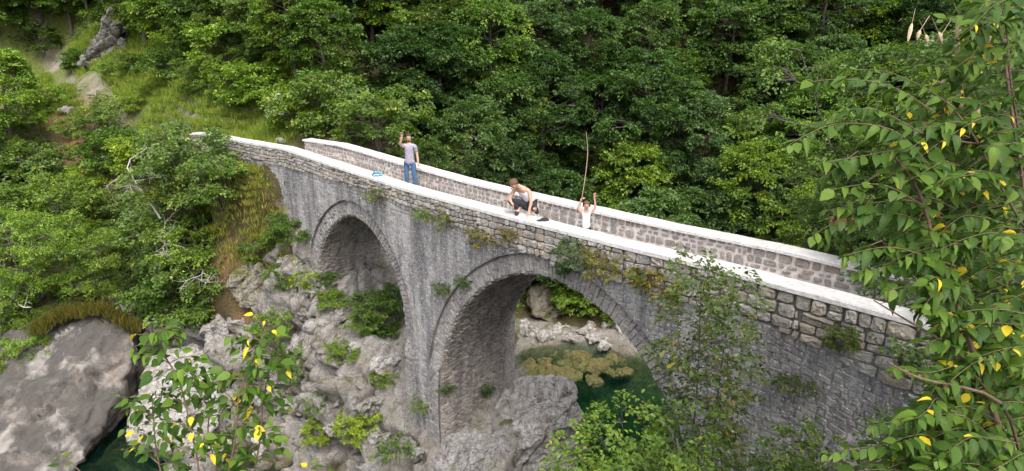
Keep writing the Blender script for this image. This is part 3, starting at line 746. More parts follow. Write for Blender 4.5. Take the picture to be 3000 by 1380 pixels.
# the rock that carries the pier and noses out over the river
carve('boulder', [on_w(1530, 1118, 2.9), on_w(1570, 1104, 3.1), on_w(1640, 1110, 3.2), on_w(1678, 1132, 3.1), on_w(1686, 1180, 2.9), on_w(1670, 1250, 2.9), on_w(1640, 1330, 2.9), on_w(1600, 1420, 2.9), on_w(1500, 1260, 2.0), on_w(1480, 1330, 1.4), on_w(1500, 1480, 1.6), on_w(1390, 1235, 1.3), on_w(1400, 1420, .7), on_w(1460, 1200, 1.9), on_w(1600, 1480, 2.2), on_w(1540, 1110, 4.0)-[0, 0, .5], on_w(1660, 1150, 4.3)-[0, 0, .8], on_w(1640, 1300, 4.2)-[0, 0, .6], B(1.4, 4.0, -9), B(3.4, 3.6, -10.5)],
      M['rock_pale'], 'pale pitted boulder jutting over the green water behind the middle pier', 'boulder', vox=.07, amp=.13, sc=1.5, chunky=.7, seed=16)
carve('boulder', [on_w(1290, 1275, -.1), on_w(1400, 1262, .9), on_w(1480, 1290, 1.3), on_w(1300, 1400, -.6), on_w(1440, 1480, .4), on_w(1500, 1440, 1.2), on_w(1270, 1330, -.5), B(1.6, 1.8, -8.3), B(.6, .2, -9.5), B(2.8, 1.6, -10)],
      M['rock_white'], 'whitish boulder right under the foot of the middle pier', 'boulder', vox=.07, amp=.1, sc=1.8, chunky=.7, seed=20)
for i, (cx, cy, z, r, lab) in enumerate([(2490, 1322, None, .33, 'white lichened rock in the lower right corner, the larger of two'), (2566, 1358, None, .24, 'small white lichened rock in the lower right corner, right of the larger')]):
    p = on_w(cx, cy, -1.1); ry = np.random.default_rng(i+3).normal(0, 1, (16, 3)); ry = ry/np.linalg.norm(ry, axis=1)[:, None]*r*np.array([1.5, 1.1, .9])
    carve('boulder', p+ry, M['rock_white'], lab, 'rock', vox=.035, amp=.06, sc=3.5, chunky=.8, seed=30+i)
def rock_at(p, r, mat, lab, cat='rock', group=None, seed=0, flat=(1.2, 1, .8), vox=None, amp=None, name='rock'):
    ry = np.random.default_rng(seed).normal(0, 1, (14, 3)); ry = ry/np.linalg.norm(ry, axis=1)[:, None]*r*np.array(flat)
    return carve(name, np.array(p)+ry, mat, lab, cat, group, vox=vox or r*.14, amp=amp or r*.2, sc=1.1/r, chunky=.8, seed=seed, sm=1)
# far bank seen through the large arch
rock_at(L_(1602, 900, -8.7)+[0, .8, 0], 1.15, M['rock_moss'], 'tall mossy rock on the far bank seen through the large arch', 'boulder', seed=40, flat=(.85, .8, 1.35), amp=.14)
rock_at(L_(1545, 975, -9.9)+[0, .3, 0], .62, M['rock_pale'], 'pale rock at the waterline beside the tall mossy rock', 'rock', seed=41, flat=(.9, .8, 1.0))
SH = [(1650, 965, .5), (1690, 940, .42), (1725, 962, .36), (1752, 985, .55), (1790, 960, .44), (1830, 975, .5), (1868, 990, .4), (1705, 975, .3), (1668, 990, .3), (1770, 1008, .34), (1600, 985, .34), (1735, 930, .3), (1900, 1005, .5), (1655, 925, .3)]
ORD = 'first second third fourth fifth sixth seventh eighth ninth tenth eleventh twelfth thirteenth fourteenth fifteenth sixteenth seventeenth eighteenth nineteenth twentieth twenty-first twenty-second twenty-third twenty-fourth'.split()
for i, (x, y, r) in enumerate(sorted(SH)):
    rock_at(L_(x, y, -9.75), r, M['rock_pale'], 'pinkish shore rock, %s from the left at the waterline under the large arch' % ORD[i], 'rock', 'shore rocks under the large arch', seed=50+i, flat=(1.3, .9, .75))
SUB = [(1600, 1030, .9), (1680, 1060, .8), (1745, 1075, .75), (1790, 1045, .6), (1850, 1060, .6), (1640, 1100, .9), (1700, 1020, .6), (1570, 1085, .9), (1740, 1115, .5), (1880, 1030, .5), (1560, 1010, .6), (1820, 1095, .5), (1655, 1040, .35), (1720, 1045, .3), (1765, 1060, .32), (1805, 1020, .35), (1600, 1060, .4), (1840, 1035, .3), (1690, 1085, .4), (1780, 1085, .35)]
M['rock_sunk'] = rock_material('algal-coated river rock', (.40, .27, .12), (.08, .055, .03), (.30, .18, .09), .1, .2)
for i, (x, y, r) in enumerate(sorted(SUB)):
    rock_at(L_(x, y, -10.36), r, M['rock_sunk'], 'olive slab under the clear water, %s from the left beneath the large arch' % ORD[i], 'rock', 'sunken rocks under the large arch', seed=70+i, flat=(1.25, 1.0, .45), amp=r*.12)
# rocks by the meadow
rock_at(L_(505, 302, -.3), .52, M['rock_white'], 'whitish rock lying in the meadow above the bridge end', 'rock', seed=90, flat=(1.3, .9, .7))
rock_at(L_(560, 300, -.3), .32, M['rock_moss'], 'small reddish rock right of the whitish rock in the meadow', 'rock', seed=91)
rock_at(L_(822, 412, -.7), .2, M['rock_white'], 'small pale stone by the start of the roadway', 'rock', seed=92)
rock_at(L_(195, 325, -1.2), .62, M['rock_white'], 'grey rock poking out of the dirt bank below the path', 'rock', seed=93, flat=(1.3, 1, .6))
rock_at(L_(262, 355, -1.9), .5, M['rock_moss'], 'brownish rock on the edge of the dirt bank below the path', 'rock', seed=94)
for a in [(90,)]: pass
_p = spot(300, 175)
carve('cliff', [_p+np.array(q) for q in [(-1.9, 0, -.5), (1.6, -.1, -.5), (1.6, .5, 1.0), (-1.6, .6, .7), (-.8, .8, 2.2), (.3, .9, 3.2), (-2, 2.4, 0), (2.2, 2.4, 0), (0, 2.6, 3.2)]], M['rock_dark'], 'craggy grey and white cliff at the forest edge above the path', 'cliff', vox=.1, amp=.22, sc=.9, chunky=1.0, seed=95)
_p = spot(803, 378)
carve('cliff', [_p+np.array(q) for q in [(-.45, 0, -.3), (.45, 0, -.3), (.5, .2, .9), (-.5, .2, .8), (-.25, .3, 1.5), (.3, .3, 1.6), (-.5, 1.2, 0), (.6, 1.2, 0), (0, 1.2, 1.5)]], M['rock_pale'], 'short pale rock face between the meadow and the far parapet', 'cliff', vox=.07, amp=.12, sc=2, chunky=1, seed=96)
BL = [(860, 860, .5), (905, 905, .42), (960, 940, .6), (1040, 1010, .55), (880, 1010, .5), (820, 1090, .55), (960, 1160, .5), (1080, 1180, .55), (1130, 1060, .5), (860, 1180, .6), (990, 1250, .5), (1110, 1290, .55), (780, 1160, .5), (760, 1300, .55), (900, 1260, .4), (1180, 1300, .4), (700, 1180, .5), (640, 1310, .5), (740, 990, .45), (1010, 900, .45), (870, 770, .3), (905, 850, .28), (1230, 1330, .38), (830, 760, .25)]
for i, (x, y, r) in enumerate(sorted(BL)):
    p = spot(x, y); rock_at(p-np.array([0, 0, r*.2]), r, M['rock'] if i % 3 else M['rock_pale'], 'angular limestone block, %s from the left on the rock bank beside the pier' % ORD[i], 'rock', 'blocks in the rock bank', seed=100+i, flat=(1.25, .9, .85))

# loose stones on the path
for i, (x, y, r) in enumerate([(215, 245, .16), (235, 262, .13), (262, 275, .15), (292, 292, .12), (175, 228, .14), (250, 250, .1), (205, 268, .12), (312, 304, .12), (340, 318, .1), (160, 250, .15)]):
    rock_at(spot(x, y), r, M['rock_white'], 'loose pale stone on the path, %s of ten going down towards the bridge' % ORD[i], 'stone', 'loose stones on the path', seed=140+i, flat=(1.3, 1, .6))
# ------------------------------------------------------------ foliage generators
def unit(a): return a/np.maximum(np.linalg.norm(a, axis=-1, keepdims=True), 1e-9)
def leaf_sheet(c, d, n, L, Wd, fold=.25):
    """one folded diamond leaf per row: base c, direction d, face normal n"""
    d = unit(d); sd_ = unit(np.cross(d, n)); nn = np.cross(sd_, d)
    L = np.asarray(L)[:, None]; Wd = np.asarray(Wd)[:, None]
    v = np.empty((len(c), 4, 3))
    v[:, 0] = c; v[:, 2] = c+d*L-nn*L*.12
    v[:, 1] = c+d*L*.45+sd_*Wd*.5+nn*Wd*fold; v[:, 3] = c+d*L*.45-sd_*Wd*.5+nn*Wd*fold
    return v.reshape(-1, 3)
def crown_mesh(name, V4, tone, mat):
    n = len(V4)//4; F = np.arange(n*4).reshape(n, 4)
    me = bpy.data.meshes.new(name)
    me.vertices.add(n*4); me.vertices.foreach_set('co', V4.astype(np.float32).ravel())
    me.loops.add(n*4); me.loops.foreach_set('vertex_index', F.astype(np.int32).ravel())
    me.polygons.add(n); me.polygons.foreach_set('loop_start', np.arange(0, n*4, 4, dtype=np.int32)); me.update(calc_edges=True)
    at = me.attributes.new('tone', 'FLOAT', 'POINT'); at.data.foreach_set('value', np.repeat(tone, 4).astype(np.float32))
    me.materials.append(mat); return me
def sprays(tips, dirs, rg, n_leaf, L, spread, leaf_l, droop=.25, flat=.35):
    """flat fans of leaves at branch ends: gives layered broadleaf foliage"""
    k = len(tips); D = unit(dirs); up = np.array([0, 0, 1.])
    S = unit(np.cross(D, up)+1e-4); Nn = np.cross(S, D)
    tilt = rg.normal(0, flat, (k, 1)); Nn = unit(Nn+S*tilt+D*rg.normal(.15, flat*.6, (k, 1)))
    S = unit(np.cross(D, Nn))
    T = rg.random((k, n_leaf, 1)); side = np.where(rg.random((k, n_leaf, 1)) < .5, -1., 1.)
    wdt = spread*np.sin(np.clip(T*1.1+.12, 0, 1)*math.pi*.93+.1)*rg.random((k, n_leaf, 1))**.7
    sc = (L*rg.uniform(.6, 1.3, (k, 1, 1)))
    pos = tips[:, None]+D[:, None]*T*sc+S[:, None]*side*wdt*sc+Nn[:, None]*rg.normal(0, .05, (k, n_leaf, 1))*sc - np.array([0, 0, 1.])*droop*(T**2)*sc
    ld = unit(D[:, None]*.8+S[:, None]*side*.8+rg.normal(0, .35, (k, n_leaf, 3))-np.array([0, 0, .25]))
    ln = unit(Nn[:, None]+rg.normal(0, .38, (k, n_leaf, 3)))
    ll = leaf_l*rg.uniform(.65, 1.25, k*n_leaf)
    V4 = leaf_sheet(pos.reshape(-1, 3), ld.reshape(-1, 3), ln.reshape(-1, 3), ll, ll*rg.uniform(.5, .68, k*n_leaf))
    tone = np.clip(np.repeat(rg.normal(.5, .15, k), n_leaf)+rg.normal(0, .13, k*n_leaf), 0, 1)
    return V4, tone
def grow_tree(seed, H, R, trunk_r, base=.22, limbs=34, n_spray=620, n_leaf=34, leaf_l=.17, spray_l=.75, flat=.32, lean=.06, top=.9, multi=1):
    rg = np.random.default_rng(seed); G = Geo(); tips = []; dirs = []
    for mstem in range(multi):
        if multi == 1: off = np.zeros(2); ln = rg.normal(0, lean, 2)
        else:
            t = 2*math.pi*mstem/multi+rg.uniform(-.4, .4); ln = np.array([math.cos(t), math.sin(t)])*rg.uniform(.15, .5); off = ln*.2
        h = H*(1 if multi == 1 else rg.uniform(.7, 1))
        pts = []; w = rg.normal(0, .18, 2)
        for i in range(9):
            f = i/8; pts.append(np.array([off[0]+ln[0]*h*f+math.sin(f*4+w[0]*9)*.12*h*.1, off[1]+ln[1]*h*f+math.cos(f*3.3+w[1]*9)*.12*h*.1, h*f-.3*(i == 0)]))
        pts = np.array(pts); G.tube(pts, np.linspace(trunk_r, trunk_r*.12, 9)*(1 if multi == 1 else .6), 7)
        nl = max(5, limbs//multi)
        for i in range(nl):
            f = base+(1-base)*(i+rg.uniform(0, 1))/nl; f = min(f, .985)
            q = np.array([np.interp(f, np.linspace(0, 1, 9), pts[:, c]) for c in range(3)])
            ang = i*2.399+rg.uniform(-.5, .5)
            prof = math.sin(math.pi*min(1, ((f-base)/(1-base))*top+.12))**.7
            ln_ = R*max(.18, prof)*rg.uniform(.62, 1.2)*(1 if multi == 1 else .8)
            el = rg.uniform(.05, .55)+.5*(f-base)
            d0 = np.array([math.cos(ang)*math.cos(el), math.sin(ang)*math.cos(el), math.sin(el)])
            lp = []
            for j in range(6):
                g = j/5; lp.append(q+d0*ln_*g+np.array([0, 0, -.22*ln_*g*g])+rg.normal(0, .035*ln_, 3)*(j > 0))
            lp = np.array(lp); G.tube(lp, np.linspace(trunk_r*.30*(1-f*.5), .012, 6), 4, cap=False)
            m = max(4, int(n_spray/limbs))
            for j in range(m):
                g = rg.uniform(.28, 1.0)**.75; b = np.array([np.interp(g, np.linspace(0, 1, 6), lp[:, c]) for c in range(3)])
                sa = rg.choice([-1, 1])*rg.uniform(.35, 1.25); ca, sa_ = math.cos(sa), math.sin(sa)
                dd = np.array([d0[0]*ca-d0[1]*sa_, d0[0]*sa_+d0[1]*ca, rg.uniform(-.18, .38)])
                sl = ln_*(1.05-g)*.55+rg.uniform(0, .25)
                tip = b+unit(dd)*sl
                if j % 3 == 0 and sl > .3: G.tube([b, (b+tip)/2+np.array([0, 0, .04]), tip], [.018, .012, .006], 3, cap=False)
                tips.append(tip); dirs.append(dd)
    tips = np.array(tips); dirs = np.array(dirs)
    V4, tone = sprays(tips, dirs, rg, n_leaf, spray_l, .42, leaf_l, flat=flat)
    return G, V4, tone
def geo_mesh(G, name, mat):
    o = mesh_obj(name, G.v, G.f, mat, None, False, {'tone': G.t}); me = o.data; bpy.data.objects.remove(o); return me
KIT = {}
def kit(key, lm, **kw):
    G, V4, tone = grow_tree(**kw)
    KIT[key] = (geo_mesh(G, 'trunk', M['bark']), crown_mesh('crown', V4, tone, lm))
for i in range(5): kit('tree%d' % i, M['leaf'], seed=20+i, H=[8, 7, 9, 7.5, 6.5][i], R=[2.9, 2.7, 3.0, 3.3, 2.5][i], trunk_r=.17, limbs=[38, 34, 42, 36, 32][i], n_spray=[900, 800, 980, 950, 720][i], n_leaf=32, leaf_l=[.17, .19, .155, .21, .18][i], spray_l=[.8, .85, .75, .95, .8][i], flat=[.25, .35, .3, .22, .45][i])
for i in range(4): kit('bush%d' % i, M['leaf'], seed=50+i, H=[2.2, 1.9, 2.6, 1.6][i], R=[1.3, 1.5, 1.35, 1.2][i], trunk_r=.05, base=.12, limbs=[30, 30, 34, 24][i], n_spray=[420, 400, 460, 300][i], n_leaf=26, leaf_l=[.10, .12, .095, .085][i], spray_l=[.42, .48, .40, .34][i], flat=[.35, .45, .3, .5][i], multi=[4, 5, 4, 5][i])
for i in range(2): kit('feather%d' % i, M['leaf'], seed=70+i, H=[5.2, 4.6][i], R=[2.0, 2.2][i], trunk_r=.07, base=.15, limbs=40, n_spray=900, n_leaf=34, leaf_l=.085, spray_l=.55, flat=.4, multi=3)
for i in range(2): kit('tuft%d' % i, M['leaf'], seed=80+i, H=.55, R=.42, trunk_r=.012, base=.05, limbs=14, n_spray=70, n_leaf=16, leaf_l=.065, spray_l=.2, flat=.6, multi=4)
def plant(name, key, loc, scale, color, label, cat, group=None, rot=None, sz=None, names=('trunk', 'crown')):
    rz = random.uniform(0, 6.28) if rot is None else rot
    t = thing(name, label, cat, tuple(loc), group)
    t.rotation_euler = (random.uniform(-.04, .04), random.uniform(-.04, .04), rz); t.scale = (scale, scale, sz or scale)
    for nm, me in zip(names, KIT[key]):
        o = bpy.data.objects.new(nm, me); COL.objects.link(o); o.parent = t; o.color = (*color, 1)
    return t
GREENS = {'dark green': (.55, .62, .62), 'deep green': (.72, .82, .75), 'mid green': (1, 1, 1), 'fresh green': (1.25, 1.22, .9), 'yellow-green': (1.75, 1.55, .8), 'grey-green': (1.0, .98, 1.35), 'olive green': (1.15, .98, .85), 'light green': (1.5, 1.5, 1.1)}
def proj(p):
    q = np.array(p)-CAMP; z = q[1]*_cp-q[2]*_sp
    return 1500+FPX*q[0]/z, 690-FPX*(q[1]*_sp+q[2]*_cp)/z
# ------------------------------------------------------------ the forest on the far slope
rf = random.Random(5)
rows = []
for r_, (y, n, xa, xb) in enumerate([(31.0, 15, -3.5, 24), (34.6, 14, -7, 28), (38.4, 17, -12, 31), (42.6, 18, -19, 34), (47.5, 20, -30, 38), (53.5, 20, -40, 42)]):
    row = []
    for i in range(n):
        x = xa+(xb-xa)*(i+.5+rf.uniform(-.28, .28))/n; yy = y+rf.uniform(-1.1, 1.1)+(max(0, -x-10)*.42)
        row.append((x, yy))
    rows.append(row)
ROWN = ['waterside', 'second lowest', 'third lowest', 'third highest', 'second highest', 'topmost']
pal = ['mid green', 'deep green', 'fresh green', 'grey-green', 'dark green', 'yellow-green', 'mid green', 'olive green', 'deep green', 'light green']
SIZEW = ['low', 'rounded', 'tall', 'wide', 'slender']
for r_, row in enumerate(rows):
    cnt = -1
    for i, (x, y) in enumerate(row):
        z = ground_z(x, y); ss_, ww_ = toB(x, y); bx, by = proj((x, y, z))
        if x < -14 and y < 42: continue
        if bx < 900 and by > np.interp(bx, [0, 200, 420, 640, 860], [110, 140, 170, 235, 300]): continue
        cnt += 1; k = rf.randrange(5); g = pal[(i*3+r_*4+rf.randrange(3)) % 10]
        s = rf.uniform(.68, 1.0)*(.85 if r_ == 0 else 1.0)
        if x < -8 and r_ < 4: s *= .75
        c = GREENS[g]; c = (c[0]*1.0, c[1]*1.05, c[2]*1.05); j = rf.uniform(.82, 1.12)
        lab = '%s %s tree, %s from the left, %s row of the far forest' % (SIZEW[k], g, ORD[cnt], ROWN[r_])
        plant('forest_tree', 'tree%d' % k, (x, y, z-.2), s, tuple(v*j for v in c), lab, 'tree', 'trees of the far forest', rot=rf.uniform(0, 6.28))
# undergrowth on the slopes
def scatter_leaves(name, pts, rg, n_leaf, L, ll, label, mat='leaf', col=(1, 1, 1)):
    d = rg.normal(0, 1, pts.shape); d[:, 2] = np.abs(d[:, 2])*.6+.15
    V4, tone = sprays(pts, d, rg, n_leaf, L, .5, ll, flat=.6)
    o = bpy.data.objects.new(name, crown_mesh(name, V4, tone, M[mat])); COL.objects.link(o); o.color = (*col, 1)
    return stuff(o, label)
rgu = np.random.default_rng(3)
def slope_points(n, x0, x1, y0, y1, test):
    out = []
    while len(out) < n:
        x = rgu.uniform(x0, x1); y = rgu.uniform(y0, y1); z = ground_z(x, y)
        if test(x, y, z): out.append((x, y, z+rgu.uniform(0, .25)))
    return np.array(out)
def offpath(x, y): return float(seg_dist(np.array([x]), np.array([y]), PATH)[0]) > 1.3
def t_far(x, y, z):
    s, w = toB(x, y)
    if s < -6 and float(seg_dist(np.array([x]), np.array([y]), PATH)[0]) < 6.5 and z < 2.5: return False
    return z > -9.3 and (w > 4 or s < -17) and y > 27 and not (s < -7 and w < 8 and z < 1.2 and z > -1.2)
scatter_leaves('undergrowth', slope_points(12000, -38, 36, 28, 62, t_far), rgu, 22, .62, .15, 'leafy undergrowth covering the far slope', col=(.9, .98, .9))
def t_left(x, y, z):
    s, w = toB(x, y); px_, py_ = proj((x, y, z))
    if 130 < px_ < 260 and 250 < py_ < 420: return False
    return (s < -9.5 and -30 < w < -.6 and z > -7.0 and z < -1.2 and offpath(x, y)) or (s < -15 and -8 < w < 0 and z < -1 and offpath(x, y))
scatter_leaves('hillside_scrub', slope_points(3800, -34, -8, 20, 46, t_left), rgu, 22, .42, .10, 'low scrub on the hillside below the path', col=(1.15, 1.1, .85))
# grass beside the path: blades
def grass(name, pts, h, label, col=(1, 1, 1)):
    n = len(pts); reps = 12; c = np.repeat(pts, reps, 0)+rgu.normal(0, .10, (n*reps, 3))*np.array([1, 1, 0])
    d = rgu.normal(0, .38, (n*reps, 3)); d[:, 2] = 1
    nn = rgu.normal(0, 1, (n*reps, 3)); L = h*rgu.uniform(.5, 1.3, n*reps)
    V4 = leaf_sheet(c, d, nn, L, np.full(n*reps, .024), .0)
    o = bpy.data.objects.new(name, crown_mesh(name, V4, np.clip(np.repeat(rgu.normal(.5, .2, n), reps)+rgu.normal(0, .15, n*reps), 0, 1), M['grass'])); COL.objects.link(o); o.color = (*col, 1)
    return stuff(o, label)
def t_grass(x, y, z):
    s, w = toB(x, y); p = float(seg_dist(np.array([x]), np.array([y]), PATH)[0])
    return (.75 if s < -28 else .05) < p < 7.0 and s < -7.5 and z > -1.6 and w > -1.5
gp = slope_points(20000, -36, -5, 26, 56, t_grass); gp[:, 2] -= .2
grass('grass', gp, .38, 'long yellow-green grass beside the path', (.95, 1.1, .8))
gp = np.array([B(rgu.uniform(-12.5, -6.3), rgu.uniform(-3.2, -.2), 0) for _ in range(1700)]); gp[:, 2] = [ground_z(a[0], a[1]) for a in gp]; gp = gp[gp[:, 2] > -4.6]
grass('grass_tufts', gp, .28, 'tufts of dry grass on the ledge beside the abutment', (1.1, 1.05, .8))
fr = np.array([on_level(x+rgu.normal(0, 6), y+rgu.normal(0, 7), z)+[0, .15, .0] for x, y, z in zip(np.interp(np.linspace(0, 1, 420), [0, .3, .7, 1], [90, 180, 300, 395]), np.interp(np.linspace(0, 1, 420), [0, .3, .7, 1], [985, 930, 915, 975]), np.interp(np.linspace(0, 1, 420), [0, .3, .7, 1], [-6.6, -6.15, -6.05, -6.75]))])
grass('dry_grass_fringe', fr, .34, 'dry grass and moss hanging over the crest of the smooth boulder', (.55, .42, .4))
# ------------------------------------------------------------ bushes that can be told apart
def bush(px, py, key, s, g, label, name='bush', cat='bush', jitter=1.0, group='bushes on the left bank', sz=None, lift=-.1, p=None):
    q = spot(px, py) if p is None else p
    return plant(name, key, (q[0], q[1], q[2]+lift), s, tuple(v*jitter*l for v, l in zip(GREENS[g], (1.5, 1.4, 1.05))), label, cat, group, sz=sz)
BUSHES = [
 # big ones along the left edge
 (40, 420, 'tree4', .80, 'light green', 'tall light green tree filling the left edge beside the path', 'broadleaf_tree'),
 (-40, 560, 'tree1', .75, 'fresh green', 'fresh green tree cut by the left edge below the path', 'broadleaf_tree'),
 (90, 560, 'bush1', 1.3, 'mid green', 'mid green bush below the bare dirt bank', 'bush'),
 (250, 560, 'bush3', .9, 'yellow-green', 'small yellow-green bush under the bare dirt bank', 'bush'),
 (100, 900, 'feather0', .85, 'light green', 'light green feathery tree above the big smooth boulder', 'feathery_tree'),
 (260, 900, 'feather1', .72, 'fresh green', 'fresh green feathery bush over the boulder top, right of the light one', 'feathery_tree'),
 (20, 800, 'tree4', .55, 'mid green', 'mid green tree at the left edge halfway down the bank', 'broadleaf_tree'),
 (30, 960, 'bush0', .8, 'fresh green', 'fresh green bush at the left edge just above the boulder', 'bush'),
 (350, 500, 'bush1', 1.25, 'deep green', 'dark dense bush overhanging the hollow left of the bridge end', 'bush'),
 (450, 520, 'bush0', 1.25, 'yellow-green', 'yellow-green bush between the dark bush and the bridge end', 'bush'),
 (500, 490, 'bush2', .8, 'grey-green', 'grey-green bush behind the left end of the near parapet', 'bush'),
 (585, 610, 'bush2', 1.45, 'grey-green', 'big blue-green bush against the left end of the bridge', 'bush'),
 (660, 600, 'bush3', 1.2, 'mid green', 'mid green bush hanging beside the abutment foot', 'bush'),
 (560, 600, 'bush1', .9, 'olive green', 'olive bush under the big blue-green bush', 'bush'),
 (420, 740, 'bush2', 1.25, 'grey-green', 'grey-green bush below the hollow with bare twigs in it', 'bush'),
 (500, 800, 'bush0', 1.3, 'mid green', 'mid green bush in the middle of the left bank', 'bush'),
 (590, 790, 'bush3', 1.35, 'fresh green', 'fresh green bush left of the mossy block', 'bush'),
 (540, 930, 'bush1', 1.35, 'deep green', 'dark green bush hanging over the dark cleft', 'bush'),
 (610, 930, 'bush2', 1.15, 'mid green', 'mid green bush above the rock shelf beside the cleft', 'bush'),
 (400, 900, 'bush0', 1.3, 'grey-green', 'grey-green bush above the crest of the smooth boulder', 'bush'),
 (300, 800, 'feather1', .55, 'mid green', 'mid green feathery bush behind the boulder crest', 'feathery_tree'),
 (190, 700, 'bush2', 1.3, 'fresh green', 'fresh green bush halfway down the left bank', 'bush'),
 (340, 650, 'bush3', 1.2, 'olive green', 'olive brown bush beside the dark hollow', 'bush'),
 (120, 1060, 'bush3', .9, 'light green', 'pale green bush on top of the smooth boulder', 'bush'),
 (0, 1120, 'bush0', .65, 'fresh green', 'fresh green bush on the left shoulder of the smooth boulder', 'bush'),
 (210, 400, 'bush3', .8, 'fresh green', 'fresh green bush growing out of the bare dirt bank', 'bush'),
 (120, 330, 'bush0', .9, 'light green', 'light green bush at the left border of the dirt bank', 'bush'),
 (290, 420, 'bush2', .9, 'mid green', 'mid green bush at the right border of the dirt bank', 'bush'),
 (330, 345, 'tuft0', 1.8, 'light green', 'light green plant below the edge of the path', 'plant'),
 (160, 955, 'bush3', .55, 'olive green', 'brownish bush hanging over the top of the smooth boulder, left side', 'bush'),
 (250, 930, 'bush1', .5, 'olive green', 'brownish bush hanging over the top of the smooth boulder, centre', 'bush'),
 (335, 950, 'bush3', .55, 'dark green', 'dark bush hanging over the top of the smooth boulder, right side', 'bush'),
 # on the rock bank under the bridge
 (1120, 960, 'bush0', .78, 'deep green', 'dark green bush in the small arch against the pier', 'bush'),
 (1060, 965, 'bush3', .5, 'mid green', 'small green bush left of the dark bush under the small arch', 'bush'),
 (975, 890, 'bush1', .36, 'fresh green', 'small bush at the foot of the left jamb of the small arch', 'bush'),
 (960, 830, 'bush3', .34, 'deep green', 'little dark bush inside the small arch at its left foot', 'bush'),
 (1000, 1060, 'bush3', .48, 'fresh green', 'fresh green bush on the rock face below the small arch', 'bush'),
 (1045, 1290, 'bush0', .55, 'yellow-green', 'rounded yellow-green bush on the lower rock face', 'bush'),
 (925, 1290, 'bush3', .5, 'yellow-green', 'thin yellow-green bush left of the rounded one on the rocks', 'bush'),
 (935, 1180, 'tuft0', 1.0, 'mid green', 'green tuft in a crack high on the rock face', 'tuft'),
 (1125, 1110, 'tuft1', .9, 'fresh green', 'green tuft on the rock close to the pier', 'tuft'),
 (1160, 1330, 'tuft0', 1.0, 'grey-green', 'grey-green tuft on the rocks below the pier foot', 'tuft'),
 (890, 1100, 'tuft1', 1.2, 'mid green', 'green tuft left of the crack in the rock face', 'tuft'),
 (800, 980, 'bush3', .62, 'fresh green', 'green bush on the ledge below the mossy block', 'bush'),
 (850, 720, 'bush3', .75, 'deep green', 'dark ivy-like bush against the foot of the abutment', 'bush'),
 (830, 830, 'bush1', .42, 'deep green', 'dark bush beside the left leg of the small arch', 'bush'),
 (760, 760, 'bush3', .6, 'mid green', 'low green bush on top of the mossy block', 'bush'),
 (885, 830, 'tuft1', 1.0, 'yellow-green', 'yellow-green tuft beside the left leg of the small arch', 'tuft'),
 (830, 1080, 'bush3', .42, 'mid green', 'green bush in the gully left of the rock face', 'bush'),
]
for i, (px, py, key, s, g, lab, nm) in enumerate(BUSHES):
    bush(px, py, key, s, g, lab, 'leafy_plant' if nm == 'plant' else nm, {'broadleaf_tree': 'tree', 'feathery_tree': 'tree', 'bush': 'bush', 'tuft': 'plant', 'plant': 'plant'}[nm], jitter=rf.uniform(.92, 1.1))
